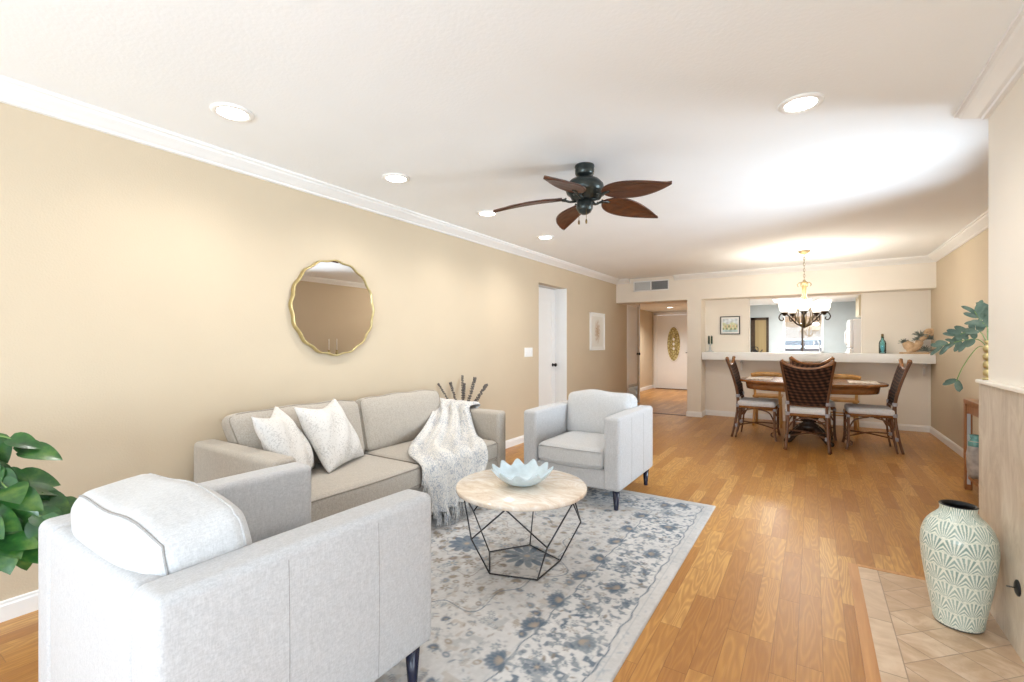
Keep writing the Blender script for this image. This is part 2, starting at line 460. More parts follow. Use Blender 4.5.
# left wall with a recessed door and the closet door
bm = NB()
box(bm, XL-.12, XL, YN, 5.47, 0, CEIL); box(bm, XL-.12, XL, 6.33, 9.03, 0, CEIL); box(bm, XL-.12, XL, 5.47, 6.33, 2.09, CEIL)
box(bm, XL-.12, XL, 9.03, 9.85, 2.06, CEIL); box(bm, XL-.12, XL, 9.81, 9.85, 0, 2.06)
struct('wall_left', bm, M['wall'])
# right wall
bm = NB(); box(bm, XR, XR+.12, YN, -2.6, 0, CEIL); box(bm, XR, XR+.12, .4, 3.40, 0, CEIL); box(bm, XR, XR+.12, -2.6, .4, 2.15, CEIL); box(bm, XR, XR+.12, 4.56, 13.2, 0, CEIL); box(bm, XR, XR+.12, 3.40, 4.56, 0, .95); box(bm, XR, XR+.12, 3.40, 4.56, 2.05, CEIL)
struct('wall_right', bm, M['wall'])
bm = NB()
for y0, y1 in ((-2.6, -2.54), (-1.13, -1.07), (.34, .4)): box(bm, XR+.03, XR+.1, y0, y1, 0, 2.15)
box(bm, XR+.03, XR+.1, -2.6, .4, 0, .06); box(bm, XR+.03, XR+.1, -2.6, .4, 2.09, 2.15)
w4 = struct('window_added_near', bm, M['trim']); obj('glass_pane', slab(XR+.06, XR+.066, -2.54, .34, .06, 2.09), M['pane'], w4)  # unseen glass door, added to bring side light onto the near chair
bm = NB()
for y0, y1 in ((3.40, 3.45), (3.955, 4.005), (4.51, 4.56)): box(bm, XR+.03, XR+.09, y0, y1, .95, 2.05)
box(bm, XR+.03, XR+.09, 3.40, 4.56, .95, 1.0); box(bm, XR+.03, XR+.09, 3.40, 4.56, 2.0, 2.05)
w3 = struct('window_added_side', bm, M['trim']); obj('glass_pane', slab(XR+.055, XR+.061, 3.45, 4.51, 1.0, 2.0), M['pane'], w3)  # unseen window behind the chimney breast, added to light the middle of the room
# near wall with the patio-door opening
bm = NB()
box(bm, XL-.12, -2.8, YN-.12, YN, 0, CEIL); box(bm, .8, XR+.12, YN-.12, YN, 0, CEIL); box(bm, -2.8, .8, YN-.12, YN, 2.15, CEIL)
struct('wall_near', bm, M['wall_light'])
w = struct('window_1', None or NB(), M['trim'])
bm = NB()
for x0, x1 in ((-2.8, -2.72), (-1.6, -1.52), (-.42, -.34), (.72, .8)): box(bm, x0, x1, YN-.1, YN-.03, 0, 2.15)
box(bm, -2.8, .8, YN-.1, YN-.03, 2.08, 2.15); box(bm, -2.8, .8, YN-.1, YN-.03, 0, .06)
bpy.data.objects.remove(w); w = struct('window_1', bm, M['trim'])
obj('glass_pane', slab(-2.72, .72, YN-.07, YN-.063, .06, 2.08), M['pane'], w)
# partition between hall and kitchen: its end is the column at the hall opening
struct('wall_partition', slab(-1.83, -1.60, YS+.005, 13.2, 0, HALLZ), M['wall_light'])
# pass-through wall: lower half wall, left and right panels
bm = NB()
box(bm, -1.60, XR, YB, YB+.12, 0, .984); box(bm, -1.60, -.90, YB, YB+.12, 1.116, 2.02); box(bm, .62, XR, YB, YB+.12, 1.116, 2.02)
struct('wall_back', bm, M['wall_light'])
# hall
bm = NB(); box(bm, -3.92, -3.80, 9.75, 13.3, 0, HALLZ); box(bm, -3.92, XL, 9.75, 9.85, 0, HALLZ); struct('wall_hall_left', bm, M['wall'])
bm = NB(); box(bm, -3.92, -3.70, 13.2, 13.32, 0, HALLZ); box(bm, -2.70, -1.6, 13.2, 13.32, 0, HALLZ); box(bm, -3.70, -2.70, 13.2, 13.32, 2.06, HALLZ)
struct('wall_hall_end', bm, M['wall_light'])
# kitchen shell
KB = 12.2
bm = NB(); box(bm, -1.60, -.57, KB, KB+.12, 0, HALLZ); box(bm, .20, XR, KB, KB+.12, 0, HALLZ); box(bm, -.57, .20, KB, KB+.12, 0, 1.05); box(bm, -.57, .20, KB, KB+.12, 1.98, HALLZ)
struct('wall_kitchen', bm, M['kitchen'])
struct('wall_kitchen_left', slab(-1.60, -1.585, YB+.12, KB, 0, HALLZ), M['kitchen'])
struct('wall_kitchen_right', slab(XR-.012, XR, YB+.12, KB, 0, HALLZ), M['kitchen'])

# crown mouldings and baseboards
CR = [(0, 0), (.105, 0), (.105, -.013), (.092, -.018), (.085, -.03), (.06, -.045), (.035, -.062), (.022, -.068), (.018, -.078), (.006, -.082), (0, -.082)]
CRr = [(o, d) for o, d in CR]
struct('trim_1', molding([(-2.84, YS), (XL, YS), (XL, YN)], CRr, CEIL), M['trim'])
struct('trim_2', molding([(XR, YN), (XR, .9), (.72, .9), (.72, 3.17), (XR, 3.17), (XR, YS), (-2.04, YS)], CRr, CEIL), M['trim'])
BB = [(0, 0), (.014, 0), (.014, .070), (.009, .078), (.009, .088), (.004, .092), (0, .092)]
struct('baseboard_left', molding([(XL, 5.47), (XL, YN)], BB, 0), M['trim'])
struct('baseboard_left_far', molding([(XL, 9.03), (XL, 6.33)], BB, 0), M['trim'])
struct('baseboard_right', molding([(XR, 3.23), (XR, YB), (-1.60, YB), (-1.60, YS+.005), (-1.83, YS+.005), (-1.83, 9.3)], BB, 0), M['trim'])
struct('baseboard_hall', molding([(-3.70, 13.2), (-3.80, 13.2), (-3.80, 9.85), (-3.11, 9.85)], BB, 0), M['trim'])
struct('trim_3', slab(-3.11, -1.83, 8.44, 8.50, 0, .006), M['threshold'])

# chimney breast: cream upper part over stone-clad lower part, with the fire opening nearer the camera
bm = NB(); box(bm, .72, XR, .9, 3.17, 1.087, CEIL); struct('wall_chimney_breast', bm, M['wall_light'])
bm = NB(); box(bm, .70, XR, 1.95, 3.235, 0, 1.07); box(bm, .70, XR, .88, 1.05, 0, 1.07); box(bm, .70, XR, 1.05, 1.95, .72, 1.07); box(bm, 1.1, XR, 1.05, 1.95, 0, .72)
struct('wall_chimney_stone', bm, M['tilewall'])
struct('trim_4', slab(.688, XR, .868, 3.245, 1.07, 1.087), M['wall_light'], bevel=.004)
struct('floor_hearth', slab(.215, 1.1, .5, 3.28, 0, .004), M['hearth'])
bm = NB(); box(bm, .168, .215, .45, 3.30, 0, .0055); box(bm, .215, .70, 3.28, 3.31, 0, .0055); struct('trim_5', bm, M['strip'])

# doors -------------------------------------------------------------
def panelled(bm, w, h, t, panels, lat=.0):
    """door leaf in local x (0..w), z (0..h), thickness t along y; raised mouldings around the panels"""
    box(bm, 0, w, 0, t, 0, h)
    for (x0, x1, z0, z1) in panels:
        for s in (0, 1):
            y0, y1 = ((-.006, .0) if s == 0 else (t, t+.006))
            for a in ((x0, x1, z0, z0+.014), (x0, x1, z1-.014, z1), (x0, x0+.014, z0, z1), (x1-.014, x1, z0, z1)): box(bm, a[0], a[1], y0, y1, a[2], a[3])
            box(bm, x0+.035, x1-.035, y0*.7, y1 if s == 0 else t+.004, z0+.035, z1-.035)
    return bm
def knob(parent, m, p, ax, r=.028):
    bm = NB(); prof = [(0, 0), (r*.9, 0), (r*.9, .006), (.011, .008), (.011, .03), (r*.8, .036), (r, .05), (r*.75, .064), (0, .068)]
    lathe(bm, prof, 20, (0, 0, 0), cap=False, axis='z')
    o = obj('door_knob', bm, m, parent, smooth=True); o.location = p
    o.rotation_euler = ax; return o
# door_1: recessed white door in the left wall
d1 = struct('door_1', panelled(NB(), .86, 2.07, .035, [(.12, .74, .2, .82), (.12, .74, 1.0, 1.9)]), M['door'])
d1.location = (-3.31, 5.47, .01); d1.rotation_euler = (0, 0, PI/2)
knob(d1, M['black'], (.775, -.002, .93), (PI/2, 0, 0))
bm = NB(); box(bm, -3.35, -3.13, 6.331, 6.36, 0, 2.09); box(bm, -3.35, -3.23, 5.44, 5.469, 0, 2.09); box(bm, -3.35, -3.23, 5.44, 6.36, 2.091, 2.12); box(bm, -3.26, -3.112, 6.322, 6.33, 0, 2.09)
struct('trim_6', bm, M['trim'])
struct('wall_door_recess', slab(-3.40, -3.352, 5.4, 6.4, 0, 2.2), M['wall'])
# door_2: closet door flush in the left wall with a louvred return grille below
d2 = struct('door_2', panelled(NB(), .70, 1.62, .03, [(.1, .6, .1, .78), (.1, .6, .88, 1.52)]), M['door'])
d2.location = (XL-.02, 9.07, .42); d2.rotation_euler = (0, 0, PI/2)
knob(d2, M['black'], (.655, -.001, .62), (PI/2, 0, 0), .03)
for z in (.12, 1.48): obj('hinge', slab(-.012, .012, -.014, -.002, z-.05, z+.05), M['black'], d2)
bm = NB()
for z in range(11): box(bm, .05, .65, -.004, .012, -.32+z*.026, -.307+z*.026)
obj('louvre_grille', bm, M['vent_dark'], d2)
bm = NB(); box(bm, 0, .05, -.006, .02, -.40, -.005); box(bm, .65, .70, -.006, .02, -.40, -.005); box(bm, 0, .70, -.006, .02, -.045, -.005); box(bm, 0, .70, -.006, .02, -.40, -.33)
obj('grille_frame', bm, M['vent_pale'], d2)
bm = NB(); box(bm, XL-.02, XL+.012, 9.02, 9.065, 0, 2.09); box(bm, XL-.02, XL+.012, 9.775, 9.82, 0, 2.09); box(bm, XL-.02, XL+.012, 9.02, 9.82, 2.045, 2.09)
struct('trim_7', bm, M['trim'])
# front door with oval leaded glass
DX0 = -3.67
d3 = struct('door_3', panelled(NB(), .92, 2.03, .045, [(.13, .34, .12, .36), (.58, .79, .12, .36)]), M['door'])
d3.location = (DX0, 13.16, .012)
bm = NB()
def oval(rx, rz, y, cx=.455, cz=1.23, n=48): return [(cx+rx*math.cos(2*PI*k/n), y, cz+rz*math.sin(2*PI*k/n)) for k in range(n)]
tube(bm, oval(.185, .48, -.006), .016, 8, closed=True); obj('oval_moulding', bm, M['door'], d3, smooth=True)
m, nt, b = base('amber_leaded_glass', (.42, .34, .12), .25); g = G(nt)
vv = g.n('ShaderNodeTexVoronoi', feature='DISTANCE_TO_EDGE'); g.L.new(g.coord(), vv.inputs['Vector']); vv.inputs['Scale'].default_value = 14
g.L.new(g.ramp(vv.outputs['Distance'], [(.02, (.16, .12, .04)), (.06, (.50, .42, .16)), (.3, (.62, .56, .30))]), b.inputs['Base Color']); M['leaded'] = m
bm = NB(); ring = [bm.verts.new(p) for p in oval(.18, .47, -.007)]; bm.faces.new(ring)
r2 = bmesh.ops.extrude_face_region(bm, geom=list(bm.faces)); bmesh.ops.translate(bm, vec=(0, .004, 0), verts=[v for v in r2['geom'] if isinstance(v, bmesh.types.BMVert)])
op = obj('oval_glass', bm, M['leaded'], d3)
bm = NB()
tube(bm, oval(.10, .30, -.012, n=32), .005, 6, closed=True)
for s in (-1, 1):
    tube(bm, spline([(.455, -.012, 1.23+.46*s), (.455+.09, -.012, 1.23+.25*s), (.455, -.012, 1.23+.02*s), (.455-.09, -.012, 1.23+.25*s), (.455, -.012, 1.23+.46*s)], 6), .004, 6)
obj('lead_tracery', bm, M['antique'], op, smooth=True)
for k in range(3):
    bm = NB(); bmesh.ops.create_uvsphere(bm, u_segments=12, v_segments=8, radius=.03, matrix=Matrix.Translation((.455, -.008, 1.10+.13*k)) @ Matrix.Diagonal((1, .3, 1.4, 1)))
    obj('bevelled_glass', bm, M['plastic'], op, smooth=True)
bm = NB(); box(bm, .85, .875, -.02, 0, .98, 1.02); tube(bm, [(.862, -.03, 1.0), (.862, -.045, 1.0), (.78, -.05, .995)], .009, 8); lathe(bm, [(0, 0), (.025, 0), (.025, -.02), (0, -.02)], 16, (.862, 0, 1.12), axis='y')
obj('door_handle', bm, M['black'], d3, smooth=False)
bm = NB(); box(bm, DX0-.075, DX0-.005, 13.14, 13.2, 0, 2.09); box(bm, -2.745, -2.68, 13.14, 13.2, 0, 2.09); box(bm, DX0-.075, -2.68, 13.14, 13.2, 2.047, 2.115)
struct('trim_8', bm, M['trim'])
struct('trim_9', slab(DX0-.02, -2.73, 13.08, 13.2, 0, .014), M['threshold'])
# door_4: tan side door on the hall's left wall
M['tandoor'] = wood('tan_wood_door', (.56, .36, .19), (.47, .28, .13), .4, 8)
d4 = struct('door_4', panelled(NB(), .8, 2.03, .03, [(.1, .7, .15, .9), (.1, .7, 1.05, 1.9)]), M['tandoor']); d4.location = (-3.76, 10.4, .01); d4.rotation_euler = (0, 0, PI/2)

# kitchen window and view
w2 = NB(); box(w2, -.57, -.53, KB-.02, KB+.06, 1.05, 1.98); box(w2, .16, .20, KB-.02, KB+.06, 1.05, 1.98); box(w2, -.57, .20, KB-.02, KB+.06, 1.94, 1.98); box(w2, -.57, .20, KB-.02, KB+.06, 1.05, 1.08)
w2 = struct('window_2', w2, M['trim'])
obj('mullion', slab(-.215, -.175, KB-.02, KB+.05, 1.08, 1.94), M['bronze'], w2)
obj('glass_pane', slab(-.53, .16, KB+.02, KB+.026, 1.08, 1.94), M['pane'], w2)
bm = NB()
for k in range(9): lathe(bm, [(.007, 0), (.007, .69)], 8, (-.53, KB+.012, 1.93-.022*k), axis='x')
bl = obj('bamboo_blind', bm, M['drift'], w2)
# street scene beyond the window
struct('ground_street', slab(-8, 8, 13.4, 40, -.12, 0), plain('pale_concrete', (.5, .49, .47), .8))
bm = NB(); box(bm, -6, 6, 21, 24, 0, 2.3)
tag(obj('neighbouring_garage', bm, plain('tan_stucco', (.55, .36, .22), .8)), 'tan stucco building seen through the kitchen window', 'building')
car = thing('parked_car', 'white parked car seen through the kitchen window', 'car', (-.45, 16.4, 0), 0)
prof = [(-2.1, .35), (-2.15, .7), (-1.9, .85), (-1.1, .95), (-.5, 1.38), (.7, 1.42), (1.5, 1.0), (2.1, .9), (2.15, .4)]
bm = NB(); P = []
for y, sc in ((-.85, .93), (-.8, 1), (.8, 1), (.85, .93)): P.append([(x*sc if abs(x) > 2 else x, y*(1-.25*max(0, z-.95)/.45), .35+(z-.35)*sc) for x, z in prof])
V = grid(bm, P, closed_v=True); bm.faces.new(V[0]); bm.faces.new(V[-1])
obj('car_body', bm, M['fridge'], car)
bm = NB(); P = [(-.95, .98), (-.45, 1.32), (.62, 1.36), (1.2, 1.02)]
V = grid(bm, [[(x, y*(1-.25*max(0, z-.95)/.45), z) for x, z in P] for y in (-.83, -.80)], closed_v=True); bm.faces.new(V[0]); bm.faces.new(V[-1]); obj('side_window', bm, M['navy'], car)
for x in (-1.35, 1.35):
    for y in (-.75, .75):
        bm = NB(); lathe(bm, [(.0, -.1), (.27, -.1), (.33, -.07), (.33, .07), (.27, .1), (0, .1)], 24, (x, y, .33), axis='y', cap=False); obj('wheel', bm, M['black'], car)
# dark framed doorway on the kitchen wall
bm = NB(); box(bm, -1.22, -1.13, KB-.03, KB, 0, 1.86); box(bm, -.90, -.85, KB-.03, KB, 0, 1.86); box(bm, -1.22, -.85, KB-.03, KB, 1.80, 1.86)
d5 = struct('door_5', bm, M['bronze']); obj('door_panel', slab(-1.13, -.90, KB-.02, KB, 0, 1.80), wood('olive_brown_panel', (.33, .25, .12), (.26, .19, .08), .5, 8), d5)

# ------------------------------------------------------------------ kitchen things
bm = NB(); box(bm, -1.56, .55, 11.6, KB-.001, .08, .88); kc = thing('base_cabinet', 'cream base cabinet run below the kitchen window', 'cabinet', (0, 0, 0))
obj('cabinet_body', bm, M['cream_cab'], kc)
for k in range(4):
    x = -1.5+.51*k; bm = NB(); box(bm, x, x+.47, 11.58, 11.6, .12, .84); dd = obj('cabinet_door', bm, M['cream_cab'], kc)
    obj('handle', slab(x+.40, x+.42, 11.565, 11.58, .62, .74), M['chrome'], dd)
kc['label'] = 'cream base cabinet under the kitchen window'
ct = tag(obj('countertop', slab(-1.56, .57, 11.56, KB-.001, .88, .92), M['plastic']), 'white kitchen countertop below the window', 'countertop')
fa = thing('kitchen_faucet', 'chrome gooseneck faucet in front of the kitchen window', 'faucet', (.12, 12.0, .92))
bm = NB(); lathe(bm, [(.03, 0), (.03, .02), (.016, .035), (.014, .06)], 16); obj('faucet_base', bm, M['chrome'], fa, smooth=True)
bm = NB(); tube(bm, spline([(0, 0, .04), (0, 0, .3), (-.02, -.03, .38), (-.06, -.09, .42), (-.10, -.15, .38), (-.11, -.17, .30)], 6), .012, 10); obj('spout', bm, M['chrome'], fa, smooth=True)
bm = NB(); tube(bm, [(.03, 0, .05), (.08, 0, .09)], .008, 8); obj('lever', bm, M['chrome'], fa)
ca = thing('canister', 'small white canister on the kitchen counter left of the window', 'canister', (-.70, 11.9, .92))
bm = NB(); lathe(bm, [(.06, 0), (.065, .01), (.065, .17), (.06, .18)], 20); obj('canister_body', bm, M['plastic'], ca, smooth=True)
bm = NB(); lathe(bm, [(.062, .18), (.062, .20), (.02, .21), (.02, .225), (0, .23)], 20); obj('lid', bm, M['plastic'], ca, smooth=True)
ke = thing('kettle', 'dark kettle on the kitchen counter in front of the brown doorway', 'kettle', (-1.10, 11.85, .92))
bm = NB(); lathe(bm, [(.08, 0), (.095, .03), (.085, .12), (.05, .18), (.02, .20), (.012, .22), (0, .225)], 24); obj('kettle_body', bm, M['black'], ke, smooth=True)
bm = NB(); tube(bm, spline([(.07, 0, .1), (.12, 0, .16), (.15, 0, .2)], 4), .012, 8); obj('kettle_spout', bm, M['black'], ke)
bm = NB(); tube(bm, spline([(-.06, 0, .16), (-.05, 0, .25), (.05, 0, .25), (.06, 0, .16)], 5), .008, 8); obj('kettle_handle', bm, M['black'], ke)
fr = thing('refrigerator', 'white refrigerator seen through the pass-through', 'refrigerator', (.56, 10.5, 0))
bm = NB(); box(bm, .06, .78, 0, .78, .02, 1.71); obj('fridge_body', bm, M['fridge'], fr, bevel=.012)
for z0, z1, nm in ((.05, 1.17, 'fridge_door'), (1.185, 1.70, 'freezer_door')):
    bm = NB(); box(bm, 0, .055, .005, .775, z0, z1); dd = obj(nm, bm, M['fridge'], fr, bevel=.015)
    bm = NB(); za, zb = (.75, 1.13) if z0 < 1 else (1.22, 1.52)
    tube(bm, spline([(0, .07, za), (-.05, .07, za+.05), (-.055, .07, (za+zb)/2), (-.05, .07, zb-.05), (0, .07, zb)], 5), .013, 8); obj('handle', bm, M['fridge'], dd, smooth=True)
wc = thing('wall_cabinet', 'cream wall cabinet above the refrigerator', 'cabinet', (.70, 10.5, 1.76))
bm = NB(); box(bm, .02, .69, 0, .78, 0, .385); obj('cabinet_body', bm, M['cream_cab'], wc, bevel=.004)
for y in (.01, .40):
    dd = obj('cabinet_door', slab(0, .02, y, y+.37, .01, .375), M['cream_cab'], wc, bevel=.004)
    obj('hinge', slab(-.004, .0, y+.01, y+.03, .3, .34), M['gold'], dd)
kl = thing('kitchen_ceiling_light', 'bright rectangular light panel on the kitchen ceiling', 'ceiling light', (-.42, 10.7, HALLZ))
bm = NB(); box(bm, -.26, .26, -.33, .33, -.03, 0); obj('frame', bm, M['trim'], kl)
obj('diffuser', slab(-.23, .23, -.29, .29, -.045, -.031), M['kitlamp'], kl)
area('kitchen_panel_light', (-.42, 10.7, HALLZ-.06), (0, 0, 0), .45, .55, 30, (1, .97, .93))

# ------------------------------------------------------------------ ceiling lights
def can(x, y, z, label, m, parent_group, pw):
    t = thing('recessed_light', label, 'ceiling light', (x, y, z), 0, parent_group)
    bm = NB(); lathe(bm, [(.068, -.004), (.072, -.010), (.09, -.010), (.098, -.004), (.098, 0), (.066, 0)], 36, cap=False); obj('trim_ring', bm, M['plastic'], t, smooth=True)
    bm = NB(); lathe(bm, [(.069, -.003), (.069, -.0065), (0, -.0085)], 32, cap=False); obj('lens', bm, m, t, smooth=True)
    if pw: spot('can_beam', (x, y, z-.03), pw)
can(*CANS[0], CEIL, 'recessed ceiling light nearest the camera along the left wall', M['lamp'], 'recessed ceiling lights', CAN_POWER)
can(*CANS[1], CEIL, 'recessed ceiling light above the wavy gold mirror, second along the left wall', M['lamp'], 'recessed ceiling lights', CAN_POWER)
can(*CANS[2], CEIL, 'recessed ceiling light just left of the fan blade tip', M['lamp'], 'recessed ceiling lights', CAN_POWER)
can(*CANS[3], CEIL, 'small far recessed ceiling light below the fan, last along the left wall', M['lamp'], 'recessed ceiling lights', CAN_POWER)
can(*CANS[4], CEIL, 'lone recessed ceiling light right of the fan, near the chimney breast', M['lamp'], 'recessed ceiling lights', CAN_POWER)
can(-2.95, 11.7, HALLZ, 'recessed light in the entry hall ceiling before the front door', M['halllamp'], 'recessed ceiling lights', 85)

# ------------------------------------------------------------------ air vent, switch
v = thing('air_vent', 'white framed air vent with pale and dark louvres on the soffit', 'vent', (-2.455, YS, 2.305))
bm = NB()
for a in ((-.32, .32, -.095, -.075), (-.32, .32, .075, .095), (-.32, -.30, -.095, .095), (.30, .32, -.095, .095), (-.01, .01, -.095, .095)): box(bm, a[0], a[1], -.012, 0, a[2], a[3])
obj('frame', bm, M['trim'], v)
for x0, x1, m in ((-.30, -.01, M['vent_pale']), (.01, .30, M['vent_dark'])):
    bm = NB(); box(bm, x0, x1, -.003, 0, -.075, .075)
    for k in range(9): box(bm, x0, x1, -.009, -.002, -.072+k*.0165, -.066+k*.0165)
    obj('louvres', bm, m, v)
sw = thing('light_switch', 'white triple rocker light switch on the left wall', 'light switch', (XL, 5.20, 1.15))
obj('plate', slab(0, .006, -.10, .10, -.06, .06), M['plastic'], sw, bevel=.002)
for k in (-1, 0, 1): obj('rocker', slab(.006, .011, k*.058-.018, k*.058+.018, -.035, .035), M['trim'], sw, bevel=.002)

# ------------------------------------------------------------------ wavy mirror
mr = thing('wall_mirror', 'round gold mirror with a scalloped wavy edge on the left wall', 'mirror', (XL, 2.27, 1.54))
def wavy(R, x, n=160, amp=.0055, k=16): return [(x, (R+amp*math.cos(k*2*PI*i/n))*math.cos(2*PI*i/n), (R+amp*math.cos(k*2*PI*i/n))*math.sin(2*PI*i/n)) for i in range(n)]
bm = NB(); P = [wavy(R, x) for R, x in ((.366, .0), (.366, .034), (.363, .038), (.357, .038), (.354, .034), (.354, .022))]
grid(bm, P, closed_v=True); obj('frame', bm, M['gold'], mr, smooth=True)
bm = NB(); bm.faces.new([bm.verts.new(p) for p in wavy(.355, .026)]); f2 = [bm.verts.new(p) for p in wavy(.355, .005)]; bm.faces.new(list(reversed(f2)))
obj('mirror_glass', bm, M['mirror'], mr)

# framed botanical print
def picture(name, label, cat, loc, rz, w, h, fm, fw, depth, paintfn, matw=0):
    t = thing(name, label, cat, loc, rz)
    bm = NB()
    for a in ((-w/2, w/2, -h/2, -h/2+fw), (-w/2, w/2, h/2-fw, h/2), (-w/2, -w/2+fw, -h/2, h/2), (w/2-fw, w/2, -h/2, h/2)): box(bm, a[0], a[1], -depth, 0, a[2], a[3])
    obj('frame', bm, fm, t, bevel=.003)
    n = 90; xs = np.linspace(-w/2+fw, w/2-fw, n); zs = np.linspace(-h/2+fw, h/2-fw, n)
    X, Z = np.meshgrid(xs, zs, indexing='ij')
    me = grid_mesh('picture', X, np.full_like(X, -depth*.5), Z)
    paint(me, paintfn(X/(w/2-fw), Z/(h/2-fw)).reshape(-1, 3))
    obj('picture', me, vcol(name+'_paint', .5), t); return t
rng = np.random.default_rng(3)
def botanical(u, v):
    r = np.sqrt((u/.5)**2+(v/.75)**2); a = np.arctan2(v, u)
    p = np.clip(1-r, 0, 1)*(.6+.4*np.sin(a*9+np.sin(r*9)*2)); p = np.clip(p*1.5, 0, 1)[..., None]
    c = np.array([.78, .76, .70])*(1-p)+np.array([.42, .24, .08])*p
    mt = ((np.abs(u) > .82) | (np.abs(v) > .85))[..., None]
    return np.where(mt, np.array([.85, .84, .80]), c)
picture('framed_print', 'tall framed print of a brown gold flower, left wall by the hall', 'picture', (XL, 7.48, 1.465), PI/2, .62, .64, M['plastic'], .02, .03, botanical)
def landscape(u, v):
    n = .5+.5*np.sin(u*9+np.sin(v*7)*1.5)*np.cos(v*5+u*4)
    sky = np.array([.70, .76, .80]); c = np.broadcast_to(sky, u.shape+(3,)).copy()
    hills = v < .25+.12*np.sin(u*6); c[hills] = np.array([.62, .66, .45])
    bl = (v < .05) & (np.sin(u*14)*np.sin(v*11) > .1); c[bl] = np.array([.30, .36, .20])
    ho = (np.abs(v+.15) < .22) & (np.sin(u*21+1) > .4); c[ho] = np.array([.75, .60, .38])
    wt = v < -.55; c[wt] = np.array([.45, .58, .60])
    c *= (.8+.4*n)[..., None]
    mt = ((np.abs(u) > .84) | (np.abs(v) > .8))[..., None]
    return np.where(mt, np.array([.85, .85, .82]), c)
picture('landscape_painting', 'small dark framed village landscape on the panel left of the pass-through', 'picture', (-1.196, YB, 1.574), 0, .31, .31, M['black'], .014, .025, landscape)

